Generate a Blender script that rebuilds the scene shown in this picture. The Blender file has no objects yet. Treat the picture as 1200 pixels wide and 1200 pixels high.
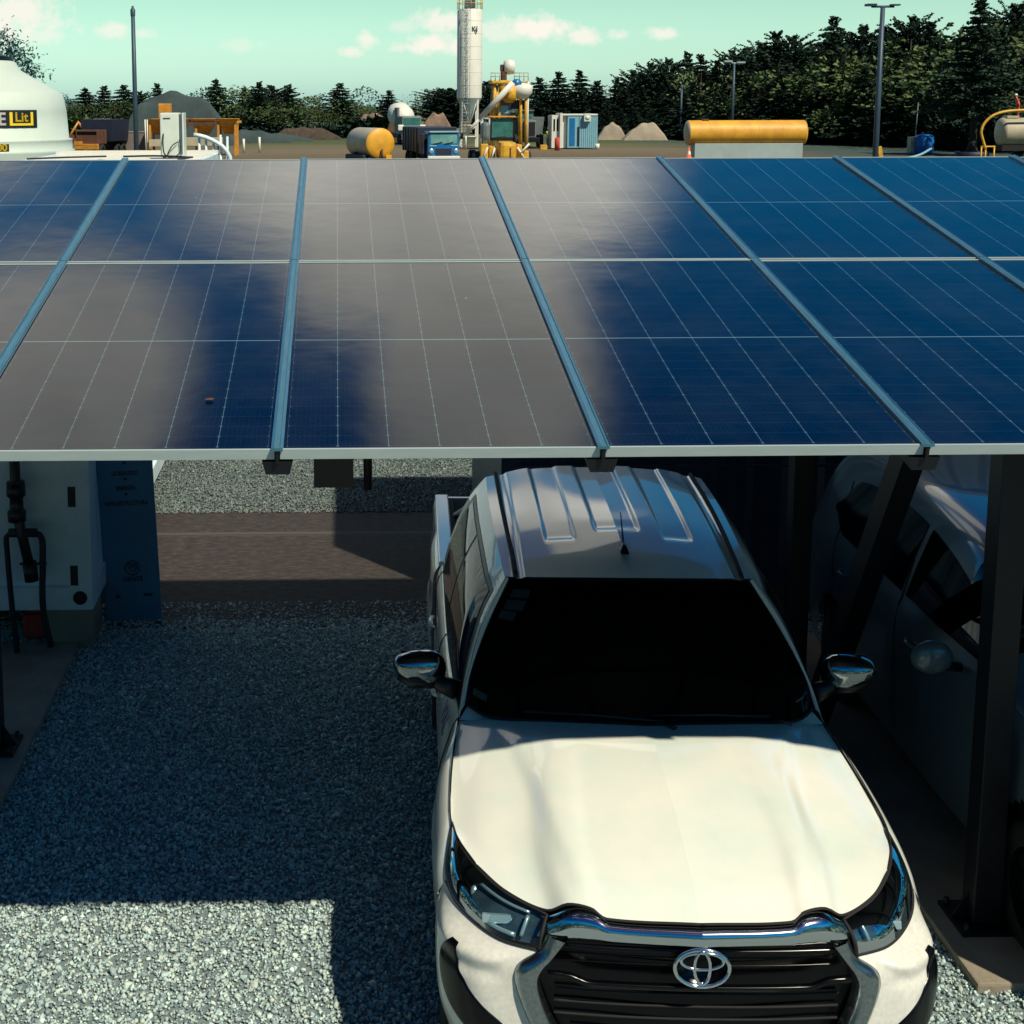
import bpy, bmesh, math, random
import numpy as np
from mathutils import Vector, Matrix, Quaternion
random.seed(7); rng = np.random.default_rng(7)
sc = bpy.context.scene
COL = sc.collection
PI = math.pi
R = math.radians

# ------------------------------------------------------------------ camera
HC, FPX, PITCH, YAW, ROLL, CX, CY = 3.97, 1716.065, .1532, .0170, .0028, 426.22, 387.97
fw = Vector((math.sin(YAW)*math.cos(PITCH), math.cos(YAW)*math.cos(PITCH), -math.sin(PITCH)))
rt = Vector((math.cos(YAW), -math.sin(YAW), 0)); dn = fw.cross(rt)
rt2 = rt*math.cos(ROLL)+dn*math.sin(ROLL); dn2 = -rt*math.sin(ROLL)+dn*math.cos(ROLL)
cd = bpy.data.cameras.new('camera'); cam = bpy.data.objects.new('camera', cd); COL.objects.link(cam)
M4 = Matrix.Identity(4)
for i in range(3): M4[i][0], M4[i][1], M4[i][2] = rt2[i], -dn2[i], -fw[i]
M4[2][3] = HC
cam.matrix_world = M4
cd.sensor_width = 36; cd.lens = 36*FPX/1200
cd.shift_x = (600-CX)/1200; cd.shift_y = -(600-CY)/1200
cd.clip_start = .1; cd.clip_end = 6000
sc.camera = cam
def at(px, py, Y):
    """real-world point seen at a photo pixel, at a chosen real distance Y"""
    d = rt2*((px-CX)/FPX)+dn2*((py-CY)/FPX)+fw
    p = d*(Y/d.y); return Vector((p.x, p.y, p.z+HC))
def wx(px, Y, py=160): return at(px, py, Y).x
def wz(py, Y): return at(500, py, Y).z

# ------------------------------------------------------------------ sun and sky
SUN = Vector((.47, -.655, 1)).normalized()          # towards the sun
sun_el = math.asin(SUN.z); sun_az = math.atan2(SUN.x, SUN.y)
sd = bpy.data.lights.new('sun', 'SUN'); sd.energy = 5.0; sd.angle = R(.9); sd.color = (1, .91, .70)
so = bpy.data.objects.new('sun', sd); COL.objects.link(so)
so.rotation_euler = (-SUN).to_track_quat('-Z', 'Y').to_euler()
sc.view_settings.view_transform = 'Standard'; sc.view_settings.look = 'None'
sc.view_settings.exposure = 0; sc.view_settings.gamma = 1; sc.view_settings.use_curve_mapping = False
w = bpy.data.worlds.new('World'); sc.world = w; w.use_nodes = True
NT = w.node_tree; NT.nodes.clear()
def N(t, **k):
    n = NT.nodes.new(t)
    for a, b in k.items(): setattr(n, a, b)
    return n
def sock(n, i, v):
    if isinstance(v, (int, float)): n.inputs[i].default_value = v
    elif isinstance(v, tuple): n.inputs[i].default_value = v
    else: NT.links.new(v, n.inputs[i])
def MA(op, a, b=0., c=0., clamp=False):
    n = N('ShaderNodeMath', operation=op, use_clamp=clamp); sock(n, 0, a); sock(n, 1, b)
    if op in ('MULTIPLY_ADD', 'SMOOTH_MAX', 'SMOOTH_MIN'): sock(n, 2, c)
    return n.outputs[0]
tc = N('ShaderNodeTexCoord'); sep = N('ShaderNodeSeparateXYZ'); NT.links.new(tc.outputs['Generated'], sep.inputs[0])
az = MA('MULTIPLY', MA('ARCTAN2', sep.outputs[0], sep.outputs[1]), 57.2958)
el = MA('MULTIPLY', MA('ARCSINE', sep.outputs[2]), 57.2958)
sky = N('ShaderNodeTexSky', sky_type='NISHITA', sun_disc=False)
sky.sun_elevation = sun_el; sky.sun_rotation = sun_az; sky.air_density = 1; sky.dust_density = 1; sky.ozone_density = 1
ramp = N('ShaderNodeValToRGB'); cr = ramp.color_ramp
eln = MA('DIVIDE', el, 90., clamp=True); NT.links.new(eln, ramp.inputs[0])
# tint of the clear sky by height above the horizon (pale green haze low down, deep blue above)
SKYT = [(0, (.50, .84, .84)), (1.6, (.47, .79, .80)), (4.2, (.39, .72, .61)), (9, (.06, .32, .46)), (16, (.03, .36, .68)), (24, (.003, .22, .56)),
        (34, (.001, .065, .30)), (60, (.020, .030, .10)), (90, (.026, .032, .09))]
NISH = [(4.0, 4.3, 4.0), (4.0, 4.6, 4.8), (3.9, 5.1, 5.6), (3.2, 4.5, 5.8), (2., 3., 4.7), (1.35, 2.15, 3.6), (1.02, 1.65, 2.9), (.88, 1.38, 2.46), (1.45, 2.0, 3.25)]
def tint(i): return tuple(SKYT[i][1][k]/(NISH[i][k]*.15)/2 for k in range(3))+(1,)
cr.elements[0].position = 0; cr.elements[0].color = tint(0); cr.elements[1].position = 1; cr.elements[1].color = tint(8)
for i in range(1, 8):
    x = cr.elements.new(SKYT[i][0]/90); x.color = tint(i)
nz = N('ShaderNodeTexNoise'); NT.links.new(tc.outputs['Generated'], nz.inputs[0]); nz.inputs['Scale'].default_value = 75; nz.inputs['Detail'].default_value = 6; nz.inputs['Roughness'].default_value = .65
nz2 = N('ShaderNodeTexNoise'); NT.links.new(tc.outputs['Generated'], nz2.inputs[0]); nz2.inputs['Scale'].default_value = 7; nz2.inputs['Detail'].default_value = 4
nf = MA('SUBTRACT', nz.outputs[0], .5); nf2 = MA('SUBTRACT', nz2.outputs[0], .5)
def blob(a, e, ra, re, warp, noise, soft, tilt=0.):
    da = MA('SUBTRACT', az, a); de = MA('SUBTRACT', el, e)
    if tilt: da = MA('MULTIPLY_ADD', de, tilt, da)
    u = MA('DIVIDE', da, ra); v = MA('DIVIDE', de, re)
    d = MA('SQRT', MA('ADD', MA('MULTIPLY', u, u), MA('MULTIPLY', v, v)))
    d = MA('MULTIPLY_ADD', noise, warp, d)
    return MA('DIVIDE', MA('SUBTRACT', 1.+soft/2, d), soft, clamp=True)
def pz(px): return (px-396)/1716*57.3
def pe(py): return (123-py)/1716*57.3
mask = None
for (px, py, wpx, hpx, st) in [(20, 22, 62, 26, .9), (58, 44, 26, 9, .6), (143, 38, 18, 8, .7), (174, 42, 10, 5, .5), (508, 55, 36, 10, 1), (512, 28, 22, 10, .9), (470, 34, 18, 6, .4),
        (432, 49, 12, 7, .8), (410, 63, 11, 6, .7), (592, 42, 34, 9, .6), (622, 36, 36, 12, 1), (678, 47, 17, 9, .9), (717, 46, 15, 6, .7), (765, 45, 17, 6, .8), (1108, 6, 14, 5, .6), (285, 55, 18, 6, .3)]:
    m = MA('MULTIPLY', blob(pz(px), pe(py), wpx/30, hpx/30, 3.4, nf, .95), st)
    mask = m if mask is None else MA('MAXIMUM', mask, m)
# the larger clouds overhead that the panels mirror
for (a, e, ra, re, soft, tilt) in [(3.6, 24.2, 9.8, 4.1, .35, 0.), (-17.3, 33, 9.8, 6.2, .30, .5), (-20, 21, 8, 3.2, .4, 0.), (6.6, 31.6, 5.0, 6.6, .34, -.12), (.6, 28.4, 3.0, 2.2, .6, 0.), (14, 14.5, 11, 2.0, .6, 0.), (-10, 15, 9, 1.9, .5, 0.)]:
    mask = MA('MAXIMUM', mask, blob(a, e, ra, re, .75, nf2, soft, tilt))
hi = MA('MULTIPLY', MA('DIVIDE', MA('SUBTRACT', el, 44.), 14., clamp=True), MA('DIVIDE', MA('SUBTRACT', nz2.outputs[0], .54), .18, clamp=True))
behind = MA('LESS_THAN', sep.outputs[1], .2)
mask = MA('MAXIMUM', mask, MA('MULTIPLY', hi, MA('MULTIPLY', behind, .35)))
mult = N('ShaderNodeMix', data_type='RGBA', blend_type='MULTIPLY'); mult.inputs[0].default_value = 1
skb = N('ShaderNodeMix', data_type='RGBA', blend_type='MULTIPLY'); skb.inputs[0].default_value = 1
NT.links.new(sky.outputs[0], mult.inputs[6]); dbl = N('ShaderNodeVectorMath', operation='SCALE'); dbl.inputs['Scale'].default_value = 2; NT.links.new(ramp.outputs[0], dbl.inputs[0]); NT.links.new(dbl.outputs[0], mult.inputs[7])
aa = MA('DIVIDE', MA('SUBTRACT', MA('ABSOLUTE', az), 30.), 50., clamp=True)          # the sky away from the bright quarter is deeper
side = N('ShaderNodeVectorMath', operation='SCALE'); NT.links.new(mult.outputs[2], side.inputs[0]); NT.links.new(MA('SUBTRACT', 1., MA('MULTIPLY', aa, .55)), side.inputs['Scale'])
cm = N('ShaderNodeMix', data_type='RGBA'); NT.links.new(mask, cm.inputs[0]); NT.links.new(side.outputs[0], cm.inputs[6])
ccol = N('ShaderNodeVectorMath', operation='SCALE'); ccol.inputs[0].default_value = (6.5, 6.25, 5.5)
highc = MA('DIVIDE', MA('SUBTRACT', el, 12.), 4., clamp=True)
cvar = MA('ADD', MA('MULTIPLY', blob(9.5, 24.3, 4.6, 3.2, .6, nf2, .9), .75), MA('ADD', MA('MULTIPLY', nf2, 1.5), MA('MULTIPLY', blob(-1.5, 24.0, 4.5, 2.6, .6, nf2, 1.), .28)))
NT.links.new(MA('ADD', 1., MA('MULTIPLY', highc, MA('SUBTRACT', cvar, -.02))), ccol.inputs['Scale']); NT.links.new(ccol.outputs[0], cm.inputs[7])
bg = N('ShaderNodeBackground'); bg.inputs[1].default_value = .15
NT.links.new(cm.outputs[2], bg.inputs[0]); ow = N('ShaderNodeOutputWorld'); NT.links.new(bg.outputs[0], ow.inputs[0])

# ------------------------------------------------------------------ materials
def mat(name, col, rough=.6, metal=0., coat=0., spec=.5, var=0., vscale=8., bump=0., bscale=60., col2=None, obj=True, stretch=None, trans=0., ior=1.5):
    m = bpy.data.materials.new(name); m.use_nodes = True; t = m.node_tree; b = t.nodes['Principled BSDF']
    b.inputs['Base Color'].default_value = (*col, 1); b.inputs['Roughness'].default_value = rough; b.inputs['Metallic'].default_value = metal
    b.inputs['Coat Weight'].default_value = coat; b.inputs['Coat Roughness'].default_value = .03; b.inputs['Specular IOR Level'].default_value = spec
    b.inputs['IOR'].default_value = ior
    if trans: b.inputs['Transmission Weight'].default_value = trans
    c = t.nodes.new('ShaderNodeTexCoord'); src = c.outputs['Object']
    if stretch:
        mp = t.nodes.new('ShaderNodeMapping'); mp.inputs['Scale'].default_value = stretch; t.links.new(src, mp.inputs[0]); src = mp.outputs[0]
    if var or col2:
        n = t.nodes.new('ShaderNodeTexNoise'); n.inputs['Scale'].default_value = vscale; n.inputs['Detail'].default_value = 6; n.inputs['Roughness'].default_value = .62
        t.links.new(src, n.inputs[0])
        r = t.nodes.new('ShaderNodeValToRGB'); t.links.new(n.outputs[0], r.inputs[0])
        r.color_ramp.elements[0].position = .32; r.color_ramp.elements[1].position = .68
        c2 = col2 if col2 else tuple(x*(1-var) for x in col)
        r.color_ramp.elements[0].color = (*c2, 1); r.color_ramp.elements[1].color = (*col, 1)
        t.links.new(r.outputs[0], b.inputs['Base Color'])
    if bump:
        n = t.nodes.new('ShaderNodeTexNoise'); n.inputs['Scale'].default_value = bscale; n.inputs['Detail'].default_value = 5; t.links.new(src, n.inputs[0])
        bp = t.nodes.new('ShaderNodeBump'); bp.inputs['Strength'].default_value = bump; bp.inputs['Distance'].default_value = .02
        t.links.new(n.outputs[0], bp.inputs['Height']); t.links.new(bp.outputs[0], b.inputs['Normal'])
    return m
MT = {}
MT['paint_white'] = mat('white car paint', (.86, .85, .79), .28, 0, 1., col2=(.70, .79, .73), vscale=2.4)  # mint mottling painted in for soft reflections on the hood
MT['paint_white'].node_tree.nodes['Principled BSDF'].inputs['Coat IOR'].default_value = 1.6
MT['paint_dusty'] = mat('dusty white bumper paint', (.76, .76, .71), .34, 0, .6, col2=(.62, .63, .59), vscale=55)
MT['chrome'] = mat('chrome trim', (.80, .82, .84), .08, 1., bump=.01, bscale=20)
MT['chrome_dull'] = mat('dusty chrome trim', (.50, .54, .56), .24, 1., var=.35, vscale=80)
MT['black'] = mat('black plastic', (.008, .008, .010), .38, var=.3, vscale=30)
MT['blackmatt'] = mat('matt black rubber', (.010, .010, .012), .8, var=.3, vscale=20)
MT['glassdark'] = mat('dark tinted glass', (.002, .002, .003), .03, spec=.3)
MT['grille'] = mat('gloss black grille', (.0015, .0015, .003), .2, spec=.35, var=.3, vscale=50)
MT['tyre'] = mat('tyre rubber', (.02, .02, .02), .85, bump=.3, bscale=60)
MT['rim'] = mat('alloy rim', (.35, .36, .38), .3, 1.)
MT['alu'] = mat('anodised aluminium frame', (.46, .56, .57), .4, .25, var=.12, vscale=5, stretch=(1, 8, 8))
MT['clamp'] = mat('bluish aluminium cover strip', (.13, .36, .48), .42, .7, var=.25, vscale=6, stretch=(9, 1, 1))
MT['steel_dark'] = mat('black painted steel', (.0025, .003, .008), .5, var=.4, vscale=4)
MT['container_white'] = mat('weathered white container paint', (.72, .86, .90), .5, col2=(.52, .66, .72), vscale=2.2, bump=.05, bscale=5)
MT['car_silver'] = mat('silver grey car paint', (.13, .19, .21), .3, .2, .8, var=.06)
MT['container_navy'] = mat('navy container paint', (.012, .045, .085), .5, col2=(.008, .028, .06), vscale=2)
MT['sign_blue'] = mat('slate blue sign board', (.045, .20, .36), .5, var=.2, vscale=2)
MT['ink'] = mat('black print', (.006, .01, .018), .6)
MT['decal'] = mat('dark decal lettering', (.05, .07, .12), .5)
MT['tank_white'] = mat('white moulded polyethylene', (.56, .66, .60), .45, var=.07, vscale=2)
MT['yellow_print'] = mat('yellow print', (.85, .62, .02), .5)
MT['white_print'] = mat('white print', (.8, .8, .78), .5)
MT['ac_white'] = mat('air conditioner casing', (.62, .70, .64), .45, var=.1, vscale=6)
MT['grey_metal'] = mat('galvanised grey steel', (.10, .14, .17), .5, .3, var=.3, vscale=3)
MT['pole'] = mat('dark galvanised pole', (.045, .085, .13), .5, .2, var=.3, vscale=2)
MT['orange'] = mat('orange machine paint', (.72, .33, .03), .5, col2=(.42, .17, .03), vscale=1.6)
MT['yellow_tank'] = mat('yellow tank paint', (.80, .42, .035), .5, col2=(.56, .27, .03), vscale=1.1)
MT['yellow_mach'] = mat('yellow machine paint', (.80, .45, .03), .5, col2=(.45, .24, .03), vscale=2.4)
MT['rust'] = mat('rusty brown steel', (.14, .055, .03), .8, col2=(.06, .03, .02), vscale=2)
MT['blue_cab'] = mat('blue truck paint', (.010, .17, .44), .35, coat=.5, var=.2, vscale=2)
MT['navy_truck'] = mat('navy tipper body', (.012, .02, .05), .6, var=.4, vscale=2)
MT['wind_teal'] = mat('green tinted windscreen', (.05, .20, .19), .12, var=.4, vscale=3)
MT['wind_pale'] = mat('windscreen with painted reflection', (.20, .42, .42), .2, col2=(.06, .22, .22), vscale=1.3)  # pale colour stands in for a reflection on the glass
MT['silo'] = mat('white silo paint', (.74, .74, .68), .5, var=.1, vscale=.8)
MT['silo_grey'] = mat('pale grey steel', (.36, .45, .46), .5, var=.15, vscale=1)
MT['cream'] = mat('cream tanker paint', (.52, .46, .33), .5, col2=(.36, .32, .22), vscale=1.4)
MT['grey_truck'] = mat('grey truck paint', (.17, .21, .22), .5, var=.3, vscale=2)
MT['skyblue'] = mat('pale blue cabin panel', (.22, .45, .56), .5, var=.12, vscale=2)
MT['green_box'] = mat('green enclosure paint', (.02, .20, .15), .5, var=.2, vscale=2)
MT['barrel_blue'] = mat('blue plastic', (.01, .16, .55), .4, var=.1, vscale=3)
MT['red'] = mat('red cloth', (.62, .06, .05), .8, var=.2, vscale=8)
MT['hivis'] = mat('lime safety vest', (.62, .80, .22), .7, var=.1, vscale=8)
MT['skin'] = mat('skin', (.42, .24, .16), .6)
MT['trousers'] = mat('dark work trousers', (.03, .04, .07), .8)
MT['pile_dark'] = mat('dark crushed stone', (.050, .075, .080), .95, col2=(.030, .05, .058), vscale=.8, bump=.8, bscale=3)
MT['pile_sand'] = mat('pale sand', (.40, .34, .27), .95, col2=(.28, .24, .19), vscale=.7, bump=.6, bscale=3)
MT['rubble'] = mat('reddish rubble', (.34, .22, .17), .95, col2=(.13, .10, .08), vscale=1.2, bump=.9, bscale=3)
MT['brick'] = mat('pinkish block wall', (.20, .17, .15), .9, col2=(.13, .11, .11), vscale=1.4)
MT['bark'] = mat('bark', (.035, .028, .022), .95, var=.4, vscale=6)
MT['concrete'] = mat('worn concrete', (.34, .30, .23), .85, col2=(.22, .19, .15), vscale=3.2, bump=.25, bscale=40)
MT['cone'] = mat('orange cone plastic', (.75, .16, .04), .5)
MT['cable'] = mat('black cable', (.010, .014, .02), .6)
MT['sticker'] = mat('faded windscreen sticker', (.025, .055, .06), .5, col2=(.012, .03, .035), vscale=60)
MT['interior'] = mat('lamp interior', (.07, .13, .17), .3, .4, col2=(.03, .06, .09), vscale=14)
MT['reflector'] = mat('lamp reflector', (.45, .62, .68), .25, .6)
def clear_mat():
    m = bpy.data.materials.new('clear polycarbonate lens'); m.use_nodes = True; t = m.node_tree; t.nodes.clear()
    o = t.nodes.new('ShaderNodeOutputMaterial'); x = t.nodes.new('ShaderNodeMixShader'); a = t.nodes.new('ShaderNodeBsdfTransparent'); g = t.nodes.new('ShaderNodeBsdfGlossy'); f = t.nodes.new('ShaderNodeFresnel')
    f.inputs[0].default_value = 1.45; a.inputs[0].default_value = (.86, .93, .95, 1); g.inputs['Roughness'].default_value = .03
    t.links.new(f.outputs[0], x.inputs[0]); t.links.new(a.outputs[0], x.inputs[1]); t.links.new(g.outputs[0], x.inputs[2]); t.links.new(x.outputs[0], o.inputs[0]); return m
MT['lens'] = clear_mat()
MT['chrome_dark'] = mat('dark chrome mirror cap', (.34, .36, .38), .07, 1.)
def foliage(name, a, b):
    m = bpy.data.materials.new(name); m.use_nodes = True; t = m.node_tree; p = t.nodes['Principled BSDF']
    g = t.nodes.new('ShaderNodeNewGeometry'); r = t.nodes.new('ShaderNodeValToRGB'); t.links.new(g.outputs['Random Per Island'], r.inputs[0])
    r.color_ramp.elements[0].color = (*a, 1); r.color_ramp.elements[1].color = (*b, 1)
    o = t.nodes.new('ShaderNodeObjectInfo'); h = t.nodes.new('ShaderNodeHueSaturation'); t.links.new(r.outputs[0], h.inputs['Color'])
    mr = t.nodes.new('ShaderNodeMapRange'); t.links.new(o.outputs['Random'], mr.inputs[0]); mr.inputs[3].default_value = .65; mr.inputs[4].default_value = 1.35
    t.links.new(mr.outputs[0], h.inputs['Value']); t.links.new(h.outputs[0], p.inputs['Base Color'])
    p.inputs['Roughness'].default_value = .7; p.inputs['Specular IOR Level'].default_value = .2
    return m
MT['leaf_dark'] = foliage('dark conifer foliage', (.010, .026, .019), (.028, .058, .036))
MT['leaf_mid'] = foliage('mid green foliage', (.030, .060, .022), (.10, .145, .055))
MT['leaf_pale'] = foliage('pale green foliage', (.06, .10, .04), (.15, .19, .09))
MT['leaf_blue'] = foliage('blue green foliage', (.03, .09, .09), (.07, .17, .16))

# ------------------------------------------------------------------ mesh helpers
class MB:
    def __init__(s): s.v = []; s.f = []; s.sm = []
    def add(s, vs, fs, smooth=False):
        o = len(s.v); s.v += [tuple(v) for v in vs]; s.f += [tuple(i+o for i in f) for f in fs]; s.sm += [smooth]*len(fs); return s
    def box(s, x0, x1, y0, y1, z0, z1, mtx=None, bev=0.):
        if bev:
            b = bmesh.new(); bmesh.ops.create_cube(b, size=1)
            for v in b.verts: v.co = Vector(((x0+x1)/2+v.co.x*(x1-x0), (y0+y1)/2+v.co.y*(y1-y0), (z0+z1)/2+v.co.z*(z1-z0)))
            bmesh.ops.bevel(b, geom=b.edges[:], offset=bev, segments=2, affect='EDGES', profile=.6)
            b.verts.index_update(); vs = [v.co.copy() for v in b.verts]; fs = [[v.index for v in f.verts] for f in b.faces]; b.free()
        else:
            vs = [Vector(p) for p in ((x0,y0,z0),(x1,y0,z0),(x1,y1,z0),(x0,y1,z0),(x0,y0,z1),(x1,y0,z1),(x1,y1,z1),(x0,y1,z1))]
            fs = [(0,3,2,1),(4,5,6,7),(0,1,5,4),(1,2,6,5),(2,3,7,6),(3,0,4,7)]
        if mtx: vs = [mtx@v for v in vs]
        return s.add(vs, fs)
    def tube(s, pts, r, n=10, cap=True, smooth=True, closed=False):
        pts = [Vector(p) for p in pts]; m = len(pts); rs = r if isinstance(r, (list, tuple)) else [r]*m
        vs = []; up = None
        for i, p in enumerate(pts):
            a = pts[(i-1) % m] if (closed or i > 0) else p; b = pts[(i+1) % m] if (closed or i < m-1) else p
            t = (b-a).normalized()
            if up is None: up = Vector((0, 0, 1)) if abs(t.z) < .9 else Vector((1, 0, 0))
            u = (up-t*up.dot(t)).normalized(); up = u; v = t.cross(u)
            for k in range(n):
                an = 2*PI*k/n; vs.append(p+(u*math.cos(an)+v*math.sin(an))*rs[i])
        fs = []
        for i in range(m if closed else m-1):
            for k in range(n):
                a = i*n+k; b = i*n+(k+1) % n; j = (i+1) % m; fs.append((a, b, j*n+(k+1) % n, j*n+k))
        s.add(vs, fs, smooth)
        if cap and not closed:
            s.add([], [])
            o = len(s.v)-len(vs); s.f += [tuple(o+k for k in reversed(range(n))), tuple(o+(m-1)*n+k for k in range(n))]; s.sm += [False]*2
        return s
    def lathe(s, prof, c=(0, 0, 0), n=24, axis='z', mtx=None, smooth=True):
        vs = []
        for (r, h) in prof:
            for k in range(n):
                a = 2*PI*k/n; x, y = r*math.cos(a), r*math.sin(a)
                p = Vector((x, y, h)) if axis == 'z' else (Vector((h, x, y)) if axis == 'x' else Vector((y, h, x)))
                vs.append(p+Vector(c))
        if mtx: vs = [mtx@v for v in vs]
        fs = [(i*n+k, i*n+(k+1) % n, (i+1)*n+(k+1) % n, (i+1)*n+k) for i in range(len(prof)-1) for k in range(n)]
        return s.add(vs, fs, smooth)
    def prism(s, poly, y0, y1, mtx=None):      # poly in x,z extruded along y
        n = len(poly); vs = [Vector((x, y0, z)) for x, z in poly]+[Vector((x, y1, z)) for x, z in poly]
        if mtx: vs = [mtx@v for v in vs]
        fs = [tuple(range(n)), tuple(range(2*n-1, n-1, -1))]+[((i+1) % n, i, n+i, n+(i+1) % n) for i in range(n)]
        return s.add(vs, fs)
    def grid(s, rows, smooth=True, flip=False):
        a, b = len(rows), len(rows[0]); vs = [p for r in rows for p in r]
        fs = [(i*b+j, i*b+j+1, (i+1)*b+j+1, (i+1)*b+j) for i in range(a-1) for j in range(b-1)]
        if flip: fs = [f[::-1] for f in fs]
        return s.add(vs, fs, smooth)
    def mirror(s):                              # mirrored copy across local x = 0
        vs = [(-x, y, z) for x, y, z in s.v]; fs = [f[::-1] for f in s.f]; o = len(s.v)
        s.v += vs; s.f += [tuple(i+o for i in f) for f in fs]; s.sm += s.sm[:]
        return s
    def mesh(s, name, m):
        me = bpy.data.meshes.new(name); me.from_pydata([tuple(v) for v in s.v], [], s.f); me.update()
        me.polygons.foreach_set('use_smooth', s.sm)
        if m: me.materials.append(m)
        return me
    def build(s, name, m, parent=None, loc=None, rotz=0.):
        o = bpy.data.objects.new(name, s.mesh(name, MT[m] if isinstance(m, str) else m)); COL.objects.link(o)
        if parent: o.parent = parent
        if loc is not None: o.location = loc
        if rotz: o.rotation_euler = (0, 0, rotz)
        return o
def tag(o, label=None, cat=None, group=None, kind=None):
    if label: o['label'] = label
    if cat: o['category'] = cat
    if group: o['group'] = group
    if kind: o['kind'] = kind
    return o
def thing(name, label, cat, loc=(0, 0, 0), rotz=0., group=None):
    o = bpy.data.objects.new(name, None); COL.objects.link(o); o.location = loc; o.rotation_euler = (0, 0, rotz); o.empty_display_size = .3
    return tag(o, label, cat, group)
def struct(o): return tag(o, kind='structure')
def spline(pts, n):
    pts = [Vector(p) for p in pts]; m = len(pts)
    if m == 2: return [pts[0].lerp(pts[1], i/(n-1)) for i in range(n)]
    L = [0]
    for i in range(1, m): L.append(L[-1]+max((pts[i]-pts[i-1]).length, 1e-6))
    out = []
    for i in range(n):
        s_ = L[-1]*i/(n-1); k = 0
        while k < m-2 and s_ > L[k+1]: k += 1
        t = (s_-L[k])/(L[k+1]-L[k])
        h = L[k+1]-L[k]
        def tan(j):
            if j == 0: return (pts[1]-pts[0])/(L[1]-L[0])
            if j == m-1: return (pts[-1]-pts[-2])/(L[-1]-L[-2])
            return (pts[j+1]-pts[j-1])/(L[j+1]-L[j-1])
        t2, t3 = t*t, t*t*t
        out.append(pts[k]*(2*t3-3*t2+1)+tan(k)*h*(t3-2*t2+t)+pts[k+1]*(-2*t3+3*t2)+tan(k+1)*h*(t3-t2))
    return out
def coons(c0, c1, d0, d1, nu=24, nv=24, f=None):
    """c0: v=0 (u 0..1), c1: v=1, d0: u=0 (v 0..1), d1: u=1"""
    C0, C1, D0, D1 = spline(c0, nu), spline(c1, nu), spline(d0, nv), spline(d1, nv)
    rows = []
    for j in range(nv):
        v = j/(nv-1); r = []
        for i in range(nu):
            u = i/(nu-1)
            p = C0[i]*(1-v)+C1[i]*v+D0[j]*(1-u)+D1[j]*u-(C0[0]*(1-u)*(1-v)+C0[-1]*u*(1-v)+C1[0]*(1-u)*v+C1[-1]*u*v)
            if f: p = f(p, u, v)
            r.append(p)
        rows.append(r)
    return rows
def text(name, s, size, m, parent, mtx, depth=.002, bold=0., fn=None, sx=1.):
    cu = bpy.data.curves.new(name, 'FONT'); cu.body = s; cu.size = size; cu.extrude = depth; cu.offset = bold; cu.align_x = 'CENTER'; cu.align_y = 'CENTER'
    o = bpy.data.objects.new(name, cu); COL.objects.link(o); dg = bpy.context.evaluated_depsgraph_get(); me = bpy.data.meshes.new_from_object(o.evaluated_get(dg))
    bpy.data.objects.remove(o)
    for v in me.vertices:
        c = Vector((v.co.x*sx, v.co.y, v.co.z)); c = mtx@c
        v.co = fn(c) if fn else c
    me.materials.clear(); me.materials.append(MT[m]); me.update()
    q = bpy.data.objects.new(name, me); COL.objects.link(q); q.parent = parent
    return q
def skin_mesh(name, verts, edges, radii, m, parent, sub=2):
    me = bpy.data.meshes.new(name); me.from_pydata(verts, edges, []); o = bpy.data.objects.new(name, me); COL.objects.link(o)
    sk = o.modifiers.new('s', 'SKIN'); sub_ = o.modifiers.new('u', 'SUBSURF'); sub_.levels = sub; sub_.render_levels = sub
    bm = bmesh.new(); bm.from_mesh(me); lay = bm.verts.layers.skin.verify()
    for i, v in enumerate(bm.verts): v[lay].radius = radii[i] if isinstance(radii[i], tuple) else (radii[i],)*2; v[lay].use_root = (i == 0)
    bm.to_mesh(me); bm.free()
    dg = bpy.context.evaluated_depsgraph_get(); me2 = bpy.data.meshes.new_from_object(o.evaluated_get(dg)); bpy.data.objects.remove(o)
    me2.polygons.foreach_set('use_smooth', [True]*len(me2.polygons)); me2.materials.clear(); me2.materials.append(MT[m])
    q = bpy.data.objects.new(name, me2); COL.objects.link(q); q.parent = parent; return q

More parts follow.
